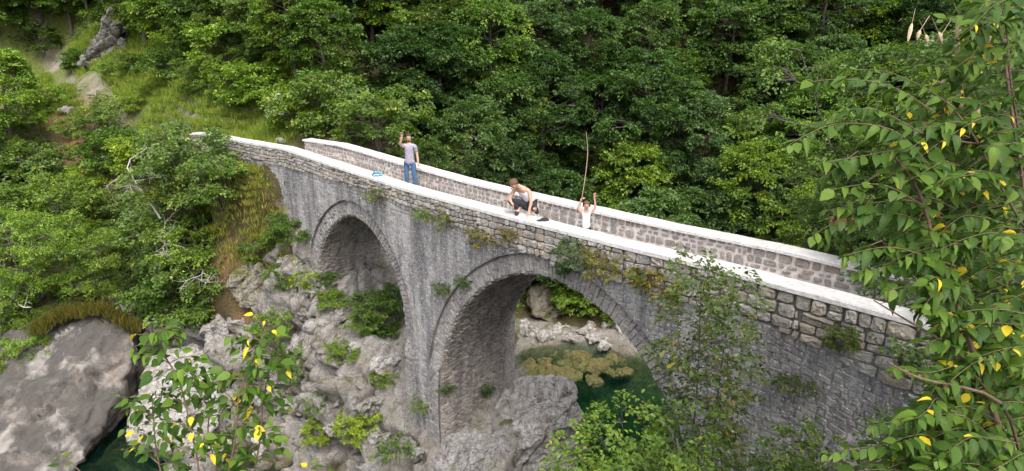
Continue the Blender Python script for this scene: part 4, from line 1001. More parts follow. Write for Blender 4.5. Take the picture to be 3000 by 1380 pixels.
# shrubs round the meadow and behind the far parapet
MEADOW = [
 (500, 235, 'bush1', 1.0, 'deep green', 'dark bush at the forest edge behind the meadow'),
 (590, 270, 'bush0', .9, 'mid green', 'mid green bush above the yellow meadow'),
 (690, 300, 'bush2', 1.0, 'fresh green', 'fresh green bush above the right end of the meadow'),
 (780, 320, 'bush1', 1.3, 'light green', 'light green bush above the short pale rock face'),
 (870, 385, 'bush3', 1.1, 'fresh green', 'fresh green bush behind the start of the far parapet'),
 (960, 380, 'bush1', 1.4, 'mid green', 'mid green bush behind the far parapet left of the standing man'),
 (690, 210, 'bush0', 1.5, 'light green', 'pale green bush high above the meadow'),
 (400, 215, 'bush3', .9, 'mid green', 'low bush beside the craggy cliff at the top of the path'),
 (230, 200, 'bush1', .8, 'deep green', 'dark bush at the top of the path'),
 (320, 225, 'bush3', .7, 'light green', 'pale bush between the path top and the cliff'),
 (130, 160, 'bush2', 1.2, 'dark green', 'shadowy bush above the top of the path'),
 (400, 330, 'bush3', .7, 'yellow-green', 'yellow-green bush on the meadow edge above the bridge end'),
 (360, 318, 'tuft1', 1.6, 'light green', 'light green plant beside the lower end of the path'),
 (300, 300, 'tuft0', 1.3, 'fresh green', 'fresh green tuft on the left edge of the path'),
 (445, 275, 'tuft0', 1.2, 'fresh green', 'little green plant in the yellow meadow'),
 (60, 60, 'tree1', 1.0, 'dark green', 'dark tree in the upper left corner'),
 (130, 75, 'tree4', 1.0, 'dark green', 'dark tree above the top of the path'),
 (205, 90, 'tree0', .9, 'deep green', 'deep green tree left of the craggy cliff'),
 (265, 60, 'tree2', .8, 'deep green', 'deep green tree rising above the craggy cliff'),
 (350, 110, 'tree3', .8, 'mid green', 'mid green tree right of the craggy cliff'),
 (0, 110, 'tree3', .9, 'deep green', 'deep green tree at the left edge above the path'),
 (430, 130, 'tree2', .75, 'mid green', 'mid green tree at the forest edge above the meadow, right of the cliff'),
 (520, 160, 'tree1', .75, 'fresh green', 'fresh green tree at the forest edge above the meadow'),
 (610, 190, 'tree4', .75, 'deep green', 'deep green tree at the forest edge above the meadow'),
 (700, 175, 'tree0', 0.7, 'mid green', 'mid green tree on the slope above the short pale rock face'),
 (790, 215, 'tree3', 0.62, 'grey-green', 'grey-green tree on the slope above the start of the far parapet'),
 (880, 250, 'tree2', 0.62, 'fresh green', 'fresh green tree on the slope above and left of the standing man'),
 (965, 280, 'tree4', 0.7, 'deep green', 'deep green tree nearest above the standing man'),
 (760, 110, 'tree1', 0.8, 'deep green', 'deep green tree high on the slope above the short pale rock face'),
 (860, 140, 'tree0', 0.8, 'mid green', 'mid green tree high on the slope above the start of the far parapet'),
 (660, 90, 'tree2', 0.85, 'light green', 'light green tree near the top edge above the meadow'),
 (540, 95, 'tree3', 0.85, 'mid green', 'wide mid green tree near the top edge left of the light green one'),
 (450, 80, 'tree0', 0.8, 'dark green', 'dark tree near the top edge right of the craggy cliff'),
]
for px, py, key, s, g, lab in MEADOW: bush(px, py, key, s, g, lab, name='forest_tree' if 'tree' in key else 'bush', cat='tree' if 'tree' in key else ('plant' if 'tuft' in key else 'bush'), group='growth round the meadow')
ARCHV = [(1590, 800, 'bush1', .8, 'fresh green', 'fresh green bush over the tall mossy rock seen through the large arch'), (1700, 850, 'bush3', 1.1, 'fresh green', 'bright green ground bush left of centre under the large arch'), (1750, 900, 'bush1', .8, 'fresh green', 'bright green low bush above the shore rocks, right side of the arch view'), (1560, 860, 'bush3', .6, 'yellow-green', 'yellow-green bush beside the tall mossy rock'), (1690, 915, 'tuft0', 1.4, 'light green', 'light green plant among the shore rocks under the arch'), (1650, 780, 'bush1', 1.1, 'mid green', 'mid green bush highest in the view under the large arch'), (1810, 930, 'bush3', .9, 'fresh green', 'low green bush at the right limit of the arch view'), (1660, 880, 'bush1', .8, 'light green', 'light green bush in the middle of the arch view'), (1780, 870, 'bush0', .8, 'fresh green', 'fresh green bush high on the right in the arch view'), (1620, 840, 'bush3', .8, 'mid green', 'mid green bush growing against the tall mossy rock')]
for px, py, key, s, g, lab in ARCHV: bush(px, py, key, s, g, lab, cat='plant' if 'tuft' in key else 'bush', group='growth on the far bank under the arch')
rb = random.Random(9)
for i, (s, w, z, key, sc, g, lab) in enumerate([
 (-9, 5.0, None, 'bush0', 1.4, 'mid green', 'mid green bush close behind the far parapet, farthest up the bridge'),
 (-6.3, 5.2, None, 'tree4', .42, 'dark green', 'dark young tree behind the far parapet left of the standing man'),
 (-4.0, 6.0, None, 'tree1', .6, 'mid green', 'mid green young tree behind the standing man'),
 (-9.5, 13.5, None, 'tree4', .62, 'light green', 'light green young tree right of the standing man'),
 (-5.0, 16.5, None, 'tree1', .75, 'fresh green', 'fresh green young tree behind the crouching man'),
 (-10, 9, None, 'tree4', .5, 'olive green', 'olive young tree at the far side of the bridge head')]):
    p = B(s, w, 0); p[2] = ground_z(p[0], p[1])
    bush(0, 0, key, sc, g, lab, 'young_tree' if 'tree' in key else 'bush', 'tree' if 'tree' in key else 'bush', group='growth behind the far parapet', p=p)
# ------------------------------------------------------------ people
M['skin'] = simple('skin', (.50, .30, .215), .55, .08, 20)
M['hair_brown'] = simple('brown hair', (.10, .05, .025), .7, .3, 40)
M['hair_dark'] = simple('dark hair', (.03, .02, .015), .7, .3, 40)
M['jeans'] = simple('blue denim', (.055, .115, .22), .85, .25, 30)
M['black_cloth'] = simple('black cloth', (.018, .018, .022), .85, .2, 20)
M['white_cloth'] = simple('white cloth', (.72, .72, .74), .85, .05, 10)
M['shoe'] = simple('black shoe', (.02, .02, .022), .5, .1, 10)
M['eye'] = simple('eye', (.02, .015, .012), .3, .05, 10)
M['lip'] = simple('lip', (.36, .13, .11), .5, .05, 10)
def check_shirt():
    m, nt, p = new_mat('checked shirt'); b = NB(nt)
    t = nt.nodes.new('ShaderNodeTexChecker'); t.inputs['Scale'].default_value = 26
    nt.links.new(b.coord((1, 1, 1), (.3, .2, .4)), t.inputs['Vector'])
    t.inputs['Color1'].default_value = (.30, .22, .26, 1); t.inputs['Color2'].default_value = (.40, .40, .48, 1)
    c = b.mix(b.ramp(b.noise(45, 3), [(.4, 0), (.6, .6)]), t.outputs['Color'], (.16, .17, .26))
    nt.links.new(c, p.inputs['Base Color']); p.inputs['Roughness'].default_value = .85; return m
M['shirt'] = check_shirt()
def skin_mesh(name, joints, edges, mat, parent, extra=None, sub=2, root=0):
    """joints: list of (x, y, z, radius or (rx, ry)); one continuous surface"""
    me = bpy.data.meshes.new(name); me.from_pydata([j[:3] for j in joints], edges, []); me.update()
    o = bpy.data.objects.new(name, me); COL.objects.link(o)
    md = o.modifiers.new('skin', 'SKIN'); md.use_smooth_shade = True; md.branch_smoothing = .4
    sv = me.skin_vertices[0].data
    for i, j in enumerate(joints):
        r = j[3]; sv[i].radius = (r, r) if not hasattr(r, '__len__') else r; sv[i].use_root = (i == root)
    s = o.modifiers.new('sub', 'SUBSURF'); s.levels = sub; s.render_levels = sub
    dg = bpy.context.evaluated_depsgraph_get(); dg.update(); m3 = bpy.data.meshes.new_from_object(o.evaluated_get(dg))
    o.modifiers.clear(); o.data = m3; bpy.data.meshes.remove(me)
    if extra:
        bm = bmesh.new(); bm.from_mesh(m3)
        n = len(bm.verts)
        vs = [bm.verts.new(v) for v in extra.v]
        for f in extra.f:
            try: bm.faces.new([vs[i] for i in f])
            except ValueError: pass
        bm.to_mesh(m3); bm.free()
    m3.materials.clear(); m3.materials.append(mat)
    m3.polygons.foreach_set('use_smooth', np.ones(len(m3.polygons), dtype=bool))
    o.parent = parent; return o
def hand_geo(G, wrist, tip_dir, palm_n, size=.18, curl=.25, side=1):
    """five fingers of unequal length growing out of the palm"""
    w = Vector(wrist); d = Vector(tip_dir).normalized(); n = Vector(palm_n).normalized(); s = d.cross(n).normalized()*side
    for k, (off, ln) in enumerate([(-.030, .38), (-.010, .44), (.011, .41), (.030, .32)]):
        a = w+d*size*.42+s*off*(size/.18)
        pts = [a-d*.02, a+d*size*ln*.4+n*curl*.01, a+d*size*ln*.75+n*curl*size*.18, a+d*size*ln*(1-curl*.3)+n*curl*size*.42]
        G.tube(pts, [.0105*size/.18, .0095*size/.18, .0085*size/.18, .006*size/.18], 6)
    a = w+d*size*.12+s*-.030*(size/.18)
    G.tube([a, a-s*size*.16+d*size*.10+n*.01, a-s*size*.20+d*size*.26+n*.02], [.013*size/.18, .011*size/.18, .007*size/.18], 6)
def sphere_geo(c, r, seg=12, rings=8, f=lambda v: True):
    G = Geo(); c = Vector(c); V = []; F = []; idx = {}
    for i in range(rings+1):
        th = math.pi*i/rings
        for j in range(seg):
            ph = 2*math.pi*j/seg; V.append((c.x+r[0]*math.sin(th)*math.cos(ph), c.y+r[1]*math.sin(th)*math.sin(ph), c.z+r[2]*math.cos(th)))
    for i in range(rings):
        for j in range(seg):
            q = (i*seg+j, (i+1)*seg+j, (i+1)*seg+(j+1) % seg, i*seg+(j+1) % seg)
            cc = [sum(V[k][a] for k in q)/4 for a in range(3)]
            if f(Vector(cc)-c): F.append(q)
    G.add(V, F); return G
def face_parts(parent, hc, r, look, hair, long=False, beard=False):
    """eyes, mouth and hair on the head at hc; look is the facing direction"""
    L = Vector(look).normalized(); S = L.cross(Vector((0, 0, 1))).normalized(); Uv = S.cross(L); hc = Vector(hc)
    for sg in (-1, 1):
        p = hc+L*r*.86+S*r*.36*sg+Uv*r*.08
        sphere_geo(p, (r*.13, r*.13, r*.10), 8, 5).build('eye', M['eye'], parent, True, loc=(0, 0, 0))
    p = hc+L*r*.88-Uv*r*.52; sphere_geo(p, (r*.28, r*.14, r*.09), 8, 5).build('mouth', M['lip'], parent, True, loc=(0, 0, 0))
    G = sphere_geo(hc+Uv*r*.10-L*r*.10, (r*1.10, r*1.10, r*1.24), 16, 12, lambda v: (v.dot(Uv) > r*.62 or v.dot(L) < -r*.12) and v.dot(Uv) > -r*(1.0 if long else .6))
    hr = G.build('hair', hair, parent, True, loc=(0, 0, 0))
    if long: 
        G = Geo(); G.tube([hc-L*r*.9+Uv*r*.5, hc-L*r*1.35+Uv*r*.35, hc-L*r*1.45-Uv*r*.1], [r*.3, r*.26, r*.12], 7); G.build('hair_knot', hair, parent, True, loc=(0, 0, 0))
    if beard:
        G = sphere_geo(hc-Uv*r*.28+L*r*.06, (r*.98, r*.98, r*1.02), 16, 12, lambda v: v.dot(Uv) < -r*.52 and v.dot(L) > -r*.1)
        G.build('beard', hair, parent, True, loc=(0, 0, 0))
def head_geo(G, hc, r, look):
    L = Vector(look).normalized(); S = L.cross(Vector((0, 0, 1))).normalized(); Uv = S.cross(L); hc = Vector(hc)
    G.tube([hc+L*r*.80+Uv*r*.12, hc+L*r*1.12-Uv*r*.18, hc+L*r*.85-Uv*r*.26], [r*.09, r*.17, r*.12], 6)
    for sg in (-1, 1):
        c = hc+S*r*.93*sg; G.tube([c+Uv*r*.22, c+S*r*.12*sg, c-Uv*r*.22], [r*.06, r*.13, r*.06], 6)
# standing man, one fist raised, other hand hanging to the far coping
mp_ = B(-2.1, 1.62, ztop(-2.1)-.655)
man = thing('person', 'man in checked shirt and blue jeans standing on the roadway with one fist raised', 'person', tuple(mp_))
man.rotation_euler = (0, 0, .0)
J = [(0, 0, .94, (.15, .11)), (0, 0, 1.12, (.135, .10)), (0, -.01, 1.32, (.165, .11)), (0, 0, 1.44, (.10, .08)), (0, 0, 1.51, .055), (.005, -.015, 1.585, (.072, .08)), (.005, -.02, 1.68, (.082, .098)), (.005, -.01, 1.755, (.055, .065)),
     (-.185, 0, 1.40, .058), (-.24, -.18, 1.50, .045), (-.18, -.25, 1.68, .038), (-.16, -.26, 1.76, .030), (-.155, -.27, 1.82, .042),
     (.185, 0, 1.40, .058), (.235, .03, 1.14, .043), (.265, -.02, .91, .034), (.27, -.03, .86, .027), (.272, -.04, .78, .036),
     (-.10, 0, .86, .095), (-.12, -.02, .48, .062), (-.13, .03, .10, .045), (-.135, -.09, .04, .042),
     (.10, 0, .86, .095), (.13, -.02, .48, .062), (.15, .03, .10, .045), (.165, -.09, .04, .042)]
E_ = [(0, 1), (1, 2), (2, 3), (3, 4), (4, 5), (5, 6), (6, 7), (3, 8), (8, 9), (9, 10), (10, 11), (11, 12), (3, 13), (13, 14), (14, 15), (15, 16), (16, 17), (0, 18), (18, 19), (19, 20), (20, 21), (0, 22), (22, 23), (23, 24), (24, 25)]
X = Geo(); head_geo(X, (.005, -.02, 1.67), .105, (.1, -1, -.05)); hand_geo(X, (-.16, -.265, 1.76), (.02, -.1, 1), (0, -1, 0), .16, 1.2); hand_geo(X, (.27, -.03, .84), (0, -.1, -1), (-1, 0, 0), .17, .4)
skin_mesh('body', J, E_, M['skin'], man, X)
face_parts(man, (.005, -.02, 1.67), .105, (.1, -1, -.05), M['hair_dark'], beard=True)
T = [(0, 0, .80, (.17, .13)), (0, 0, .95, (.165, .125)), (0, 0, 1.12, (.152, .115)), (0, -.01, 1.31, (.178, .125)), (0, 0, 1.43, (.12, .095)), (-.185, 0, 1.405, .075), (-.25, -.11, 1.445, .064), (.185, 0, 1.405, .075), (.222, .02, 1.21, .062)]
skin_mesh('shirt', T, [(0, 1), (1, 2), (2, 3), (3, 4), (4, 5), (5, 6), (4, 7), (7, 8)], M['shirt'], man)
T = [(0, 0, 1.0, (.155, .115)), (-.10, 0, .84, .108), (-.12, -.02, .48, .078), (-.13, .03, .12, .066), (.10, 0, .84, .108), (.13, -.02, .48, .078), (.15, .03, .12, .066)]
skin_mesh('jeans', T, [(0, 1), (1, 2), (2, 3), (0, 4), (4, 5), (5, 6)], M['jeans'], man)
for x in (-.135, .165): sphere_geo((x, -.06, .045), (.05, .13, .05), 10, 6).build('shoe', M['shoe'], man, True, loc=(0, 0, 0))
# crouching man in a white vest on the near coping
cz = ztop(4.2)+.087
p2 = B(4.2, .22, cz)
sq = thing('person', 'man in white vest and black trousers crouching on the near coping, head bent', 'person', tuple(p2))
J = [(.30, .20, .20, (.13, .12)), (.26, .14, .36, (.125, .105)), (.17, .06, .53, (.155, .11)), (.10, .02, .63, (.09, .075)), (.03, -.03, .69, .055), (-.04, -.08, .715, (.07, .08)), (-.10, -.13, .735, (.08, .095)), (-.13, -.14, .80, (.055, .06)),
     (.28, .0, .56, .06), (.33, -.07, .32, .045), (.28, -.11, .10, .035), (.27, -.12, .055, .03), (.26, -.16, .03, .034),
     (-.05, .12, .58, .058), (-.17, .02, .40, .044), (-.15, -.14, .34, .034), (-.12, -.17, .31, .028), (-.09, -.19, .26, .034),
     (.20, .14, .19, .09), (-.22, -.04, .37, .066), (.04, .02, .10, .045), (-.04, -.10, .04, .04),
     (.38, .18, .18, .09), (.40, -.20, .20, .066), (.46, .10, .05, .046), (.47, .0, .03, .04)]
X = Geo(); hd = (-.09, -.12, .745); lk = (-.45, -.75, -.55)
head_geo(X, hd, .105, lk); hand_geo(X, (.27, -.12, .05), (-.2, -.9, -.25), (0, 0, -1), .17, .15); hand_geo(X, (-.12, -.17, .31), (.3, -.25, -.85), (-.7, -.4, 0), .16, .5)
skin_mesh('body', J, E_, M['skin'], sq, X)
face_parts(sq, hd, .105, lk, M['hair_brown'], long=True)
T = [(.33, .24, .12, (.145, .13)), (.28, .17, .32, (.145, .125)), (.175, .06, .52, (.168, .126)), (.115, .03, .61, (.11, .09)), (.20, .02, .60, .05), (.02, .08, .62, .05)]
skin_mesh('vest', T, [(0, 1), (1, 2), (2, 3), (3, 4), (3, 5)], M['white_cloth'], sq)
T = [(.30, .21, .19, (.145, .13)), (.20, .14, .19, .102), (-.21, -.04, .365, .08), (.03, .01, .13, .062), (.38, .18, .18, .102), (.40, -.19, .20, .08), (.455, .08, .08, .06)]
skin_mesh('trousers', T, [(0, 1), (1, 2), (2, 3), (0, 4), (4, 5), (5, 6)], M['black_cloth'], sq)
for x, y in ((-.01, -.06), (.465, .03)): sphere_geo((x, y, .045), (.055, .12, .05), 10, 6).build('shoe', M['shoe'], sq, True, loc=(0, 0, 0))
# child between the parapets with both arms up
p3 = B(5.72, .92, ztop(5.7)-.655)
kid = thing('person', 'bare-armed child in white shirt behind the near parapet with both arms raised', 'person', tuple(p3))
k = .67
J = [(0, 0, .92, (.14, .11)), (0, 0, 1.1, (.13, .10)), (0, -.01, 1.27, (.15, .10)), (0, 0, 1.38, (.09, .075)), (0, 0, 1.45, .055), (0, -.015, 1.52, (.085, .09)), (0, -.02, 1.63, (.10, .115)), (0, -.01, 1.72, (.065, .075)),
     (-.17, 0, 1.36, .052), (-.30, -.05, 1.52, .040), (-.22, -.06, 1.74, .034), (-.20, -.06, 1.80, .028), (-.19, -.06, 1.87, .038),
     (.17, 0, 1.36, .052), (.30, -.04, 1.56, .040), (.26, -.05, 1.82, .034), (.25, -.05, 1.90, .028), (.25, -.05, 1.97, .038),
     (-.10, 0, .84, .085), (-.11, -.02, .48, .058), (-.12, .03, .10, .042), (-.12, -.08, .04, .04),
     (.10, 0, .84, .085), (.11, -.02, .48, .058), (.12, .03, .10, .042), (.12, -.08, .04, .04)]
def ks(Jl): return [(a*k, b*k, c*k, (tuple(q*k for q in r) if hasattr(r, '__len__') else r*k)) for a, b, c, r in Jl]
X = Geo(); hd = (0, -.02*k, 1.62*k); head_geo(X, hd, .125*k, (0, -1, .05)); hand_geo(X, (.25*k, -.05*k, 1.90*k), (.05, 0, 1), (0, -1, 0), .17*k*1.2, .1, -1); hand_geo(X, (-.20*k, -.06*k, 1.80*k), (.3, -.4, .8), (1, -.2, 0), .16*k*1.1, 1.3)
skin_mesh('body', ks(J), E_, M['skin'], kid, X)
face_parts(kid, hd, .125*k, (0, -1, .05), M['hair_brown'])
T = ks([(0, 0, .76, (.165, .13)), (0, 0, 1.1, (.148, .115)), (0, -.01, 1.26, (.165, .115)), (0, 0, 1.35, (.11, .09)), (-.14, 0, 1.355, .066), (.14, 0, 1.355, .066)])
skin_mesh('shirt', T, [(0, 1), (1, 2), (2, 3), (3, 4), (3, 5)], M['white_cloth'], kid)
T = ks([(0, 0, .94, (.15, .115)), (-.10, 0, .82, .10), (-.11, -.02, .5, .08), (.10, 0, .82, .10), (.11, -.02, .5, .08)])
skin_mesh('shorts', T, [(0, 1), (1, 2), (0, 3), (3, 4)], M['black_cloth'], kid)
G = Geo(); hx = p3+np.array([-.175*k, -.075*k, 1.86*k])
pts = [hx+np.array(q) for q in [(-.03, 0, -.22), (0, 0, 0), (.045, 0, .35), (.085, .01, .75), (.10, .02, 1.05), (.075, .02, 1.32), (.05, .02, 1.5)]]
G.tube(pts, [.008, .009, .009, .008, .008, .006, .005], 6)
M['stick'] = simple('peeled stick', (.42, .30, .20), .8, .2, 25)
tag(G.build('stick', M['stick']), 'long thin bent stick held up by the child', 'stick')
# things left on the near coping
M['blue_cloth'] = simple('blue cloth', (.09, .26, .42), .8, .2, 25)
q = B(-1.75, .2, ztop(-1.75)+.087)
G = Geo(); n = 14
pts = [q+np.array([-.16+.32*i/(n-1)+.0, .04*math.sin(i*.9), .025+.085*math.sin(math.pi*min(1, i/(n-1)*1.15))**1.0]) for i in range(n)]
G.tube(pts, [.02+.022*math.sin(math.pi*i/(n-1)) for i in range(n)], 8)
pts = [q+np.array([-.14+.24*i/(n-1), -.06+.03*math.cos(i), .022+.01*math.sin(i*1.3)]) for i in range(n)]
G.tube(pts, .02, 7)
tag(G.build('folded_cloth', M['blue_cloth'], None, True), 'small crumpled blue cloth lying on the white near coping', 'cloth')
q = B(5.05, .26, ztop(5.05)+.088)
cap_ = thing('flat_cap', 'small black cap lying on the near coping between crouching man and child', 'cap', tuple(q))
sphere_geo((0, 0, .0), (.11, .09, .065), 14, 8, lambda v: v.z > -.001).build('crown', M['black_cloth'], cap_, True, loc=(0, 0, 0))
sphere_geo((-.09, -.03, .012), (.09, .07, .010), 12, 6).build('peak', M['black_cloth'], cap_, True, loc=(0, 0, 0))
# ------------------------------------------------------------ plants rooted in the masonry
def wall_plant(px, py, key, s, color, label, w=-.05, name='wall_plant'):
    p = on_w(px, py, w)
    return plant(name, key, p, s, color, label, 'plant', 'plants growing out of the bridge', names=('stems', 'foliage'))
G1 = GREENS
rp = (1.9, .95, .7)
for px, py, key, s, c, lab in [
    (1412, 712, 'tuft0', .75, (1.9, 1.0, .6), 'reddish tuft on the wall between the two arches, just under the parapet'),
    (1655, 810, 'bush3', .2, G1['grey-green'], 'grassy green clump on the wall above the crown of the large arch'),
    (1690, 770, 'tuft1', .9, G1['grey-green'], 'small green clump right of the crown of the large arch'),
    (1770, 800, 'tuft0', .9, (1.9, 1.05, .7), 'brownish tuft on the wall right of the large arch crown'),
    (1872, 830, 'bush3', .22, G1['yellow-green'], 'yellow-green plant on the wall left of the slender tree'),
    (1930, 870, 'tuft1', 1.0, (1.9, .95, .65), 'rust-coloured plant on the wall close to the slender tree'),
    (1300, 660, 'tuft0', .7, (1.5, 1.1, .6), 'olive tuft in the parapet foot left of the reddish one'),
    (1110, 590, 'tuft1', .7, (1.5, 1.1, .6), 'olive brown tuft above the crown of the small arch'),
    (1240, 640, 'tuft1', .5, G1['yellow-green'], 'tiny yellow-green tuft high on the wall right of the small arch'),
    (1297, 858, 'tuft0', .55, G1['olive green'], 'tiny tuft beside the ring of the large arch'),
    (1355, 840, 'tuft1', .45, G1['mid green'], 'tiny tuft on the ring of the large arch'),
    (1233, 1198, 'tuft0', .6, G1['yellow-green'], 'bright yellow-green tuft low on the middle pier'),
    (2460, 1020, 'bush3', .26, (1.2, 1.0, .8), 'sprawling plant on the wall below the big parapet stones'),
    (1495, 700, 'tuft0', .5, rp, 'small reddish tuft under the parapet behind the crouching man'),
    (2330, 1150, 'tuft0', .6, G1['olive green'], 'small olive tuft low on the wall at the right')]:
    wall_plant(px, py, key, s, c, lab)
for px, py, w, s, lab in [(1420, 1150, 1.9, .55, 'small dark green tuft in the vault of the large arch'), (1305, 1145, .5, .5, 'small tuft near the corner inside the large arch')]:
    r = ray(px, py); t = ((P0+U*1.1-CAMP)@U)/(r@U); p = CAMP+r*t
    plant('wall_plant', 'tuft1', p, s, G1['deep green'], lab, 'plant', 'plants growing out of the bridge', names=('stems', 'foliage'))
# ------------------------------------------------------------ near bank: slender tree, light bushes
def custom_tree(name, px, py_top, depth, kw, mat, color, label, cat='tree', H=None):
    top = at_depth(px, py_top, depth); gz = ground_z(top[0], top[1]); h = H or (top[2]-gz)
    G, V4, tone = grow_tree(H=h, **kw)
    base = np.array([top[0], top[1], top[2]-h])
    if base[2] > gz: G.tube([(0, 0, gz-base[2]-.3), (0, 0, .1)], [kw['trunk_r']*1.2, kw['trunk_r']], 7)
    t = thing(name, label, cat, tuple(base))
    tr = mesh_obj('trunk', G.v, G.f, M['bark'], t, False, {'tone': G.t}, loc=(0, 0, 0))
    cr = bpy.data.objects.new('crown', crown_mesh('crown', V4, tone, mat)); COL.objects.link(cr); cr.parent = t; cr.color = (*color, 1)
    return t
custom_tree('slender_tree', 2070, 770, 9.6, dict(seed=5, R=.44, trunk_r=.025, base=.06, limbs=54, n_spray=300, n_leaf=13, leaf_l=.085, spray_l=.34, flat=.6, lean=.03, top=.75), M['leaf_dry'], (1, 1, 1), 'slender young tree with sparse drying leaves in front of the wall', H=4.6)
custom_tree('slender_tree', 2140, 840, 9.9, dict(seed=6, R=.35, trunk_r=.025, base=.1, limbs=36, n_spray=180, n_leaf=14, leaf_l=.08, spray_l=.3, flat=.6, lean=.03, top=.8), M['leaf_dry'], (1.05, 1, .95), 'thinner second stem of drying leaves right beside the slender tree', H=4.0)
custom_tree('leafy_bush', 1850, 1180, 8.6, dict(seed=15, R=.42, trunk_r=.02, base=.1, limbs=36, n_spray=240, n_leaf=18, leaf_l=.075, spray_l=.34, flat=.45, multi=4), M['leaf'], (1.75, 1.65, 1.0), 'light green feathery bush at the bottom edge in front of the arch', 'bush', H=1.9)
custom_tree('leafy_bush', 2040, 1320, 8.9, dict(seed=16, R=.34, trunk_r=.03, base=.1, limbs=40, n_spray=260, n_leaf=16, leaf_l=.07, spray_l=.34, flat=.45, multi=4), M['leaf'], (1.25, 1.25, 1.0), 'mid green bush at the bottom edge around the foot of the slender tree', 'bush', H=1.9)
custom_tree('leafy_bush', 1775, 1340, 8.2, dict(seed=17, R=.35, trunk_r=.02, base=.1, limbs=26, n_spray=220, n_leaf=18, leaf_l=.07, spray_l=.28, flat=.45, multi=3), M['leaf'], (1.9, 1.75, .95), 'small yellow-green bush at the bottom edge, left of the feathery one', 'bush', H=1.2)
for px, py, d, sd_, c, lab in [(2400, 1290, 8.0, 21, (1.7, 1.5, .8), 'low yellow-green bush behind the white lichened rocks'), (2730, 1230, 7.4, 22, (1.3, 1.25, .9), 'green bush right of the white lichened rocks'), (2330, 1370, 7.8, 23, (1.2, 1.2, .9), 'low green bush left of the white lichened rocks'), (2560, 1440, 6.6, 24, (1.6, 1.3, .8), 'low bush at the bottom edge under the white rocks')]:
    custom_tree('leafy_bush', px, py, d, dict(seed=sd_, R=.34, trunk_r=.02, base=.05, limbs=24, n_spray=150, n_leaf=16, leaf_l=.055, spray_l=.2, flat=.5, multi=4), M['leaf'], c, lab, 'bush', H=.75)
# shrubs on the near bank at the right, behind the big leaves
for px, py, d, s, key, g, lab in [(2720, 120, 13, 1.0, 'feather0', 'fresh green', 'fresh green tree behind the seed pods at the upper right'), (2960, 60, 12, 1.0, 'feather1', 'mid green', 'mid green tree in the upper right corner behind the pods'), (2900, 420, 11, .8, 'feather0', 'grey-green', 'grey-green tree behind the big leaves at the right edge'), (2560, 560, 17, .8, 'feather1', 'mid green', 'mid green tree just past the right end of the far parapet'), (2760, 640, 15, .8, 'feather0', 'deep green', 'deep green tree at the right end of the bridge'), (3000, 800, 10, .8, 'feather1', 'mid green', 'mid green tree low at the right edge')]:
    top = at_depth(px, py, d); H = [5.2, 4.6][int(key[-1])]*s; gz = ground_z(top[0], top[1])
    t = plant('near_tree', key, (top[0], top[1], top[2]-H), s, GREENS[g], lab, 'tree', 'trees on the near bank')
    if top[2]-H > gz:
        G = Geo(); G.tube([(0, 0, (gz-top[2]+H)/s-.3), (0, 0, .2)], [.12, .08], 7); G.build('trunk', M['bark'], t, loc=(0, 0, 0))
# ------------------------------------------------------------ dead branches on the left bank
def dead_branch(px, py, size, seed, label, ang0=0.3):
    rg = np.random.default_rng(seed); p = push(spot(px, py, .0), -1.6); G = Geo()
    def grow(q, d, L, r, lev):
        pts = [q]
        for i in range(4):
            d = unit(d+rg.normal(0, .22, 3)); q = q+d*L/4; pts.append(q)
        G.tube(pts, np.linspace(r, r*.45, 5), 5, cap=False)
        if lev > 0:
            for i in range(rg.integers(3, 5)):
                a = pts[rg.integers(1, 5)]; grow(a, unit(d+rg.normal(0, .75, 3)), L*rg.uniform(.4, .7), r*.5, lev-1)
    grow(np.zeros(3), np.array([math.sin(ang0), -.2, math.cos(ang0)]), size, size*.022, 3)
    o = G.build('dead_branch', M['dead_wood'], None, True, loc=tuple(p)); tag(o, label, 'dead branch', 'bleached dead branches')
dead_branch(470, 640, 2.3, 1, 'bare bleached branch sticking up below the dark hollow', -.5)
dead_branch(440, 560, 1.6, 2, 'bare pale twigs crossing the dark hollow', 1.2)
dead_branch(560, 790, 1.6, 3, 'pale driftwood-like branch in the middle of the left bank', 1.3)
dead_branch(500, 760, 1.5, 4, 'thin white twigs above the driftwood-like branch', .1)
dead_branch(370, 880, 1.4, 5, 'pale twigs above the smooth boulder crest', -.8)
dead_branch(90, 900, 1.3, 6, 'pale twigs above the left shoulder of the smooth boulder', -1.1)
# ------------------------------------------------------------ close branches with large leaves
LT = np.array([0, .16, .38, .64, .86, 1.0]); LW = np.array([0, .20, .285, .225, .095, 0])
def big_leaf(L, width, curl, fold, asym=0.):
    """ovate leaf along +x, face up; fourteen vertices"""
    V_ = []
    for t, w in zip(LT, LW): V_.append((t*L, 0, -curl*L*t*t))
    for sg in (1, -1):
        for t, w in zip(LT[1:-1], LW[1:-1]): V_.append((t*L-.02*L, sg*w*width*L*(1+asym*sg), -curl*L*t*t+fold*w*L))
    F = []
    for sg, o in ((1, 6), (-1, 10)):
        f = [(0, 1, o), (o+3, 4, 5)]+[(i+1, i+2, o+i+1, o+i) for i in range(3)]
        f[1] = (4, 5, o+3)
        F += [q if sg < 0 else q[::-1] for q in f]
    return np.array(V_), F
LEAFV = []
for i, (wd, cu, fo) in enumerate([(1.0, .22, .25), (.8, .45, .4), (1.1, .12, .15), (.9, .65, .5), (.6, .3, .7), (1.0, -.15, .3)]): LEAFV.append(big_leaf(1, wd, cu, fo, .06*(-1)**i))
TONES = [.12, .35, .52, .70, .80, .96]
LEAFM = {}
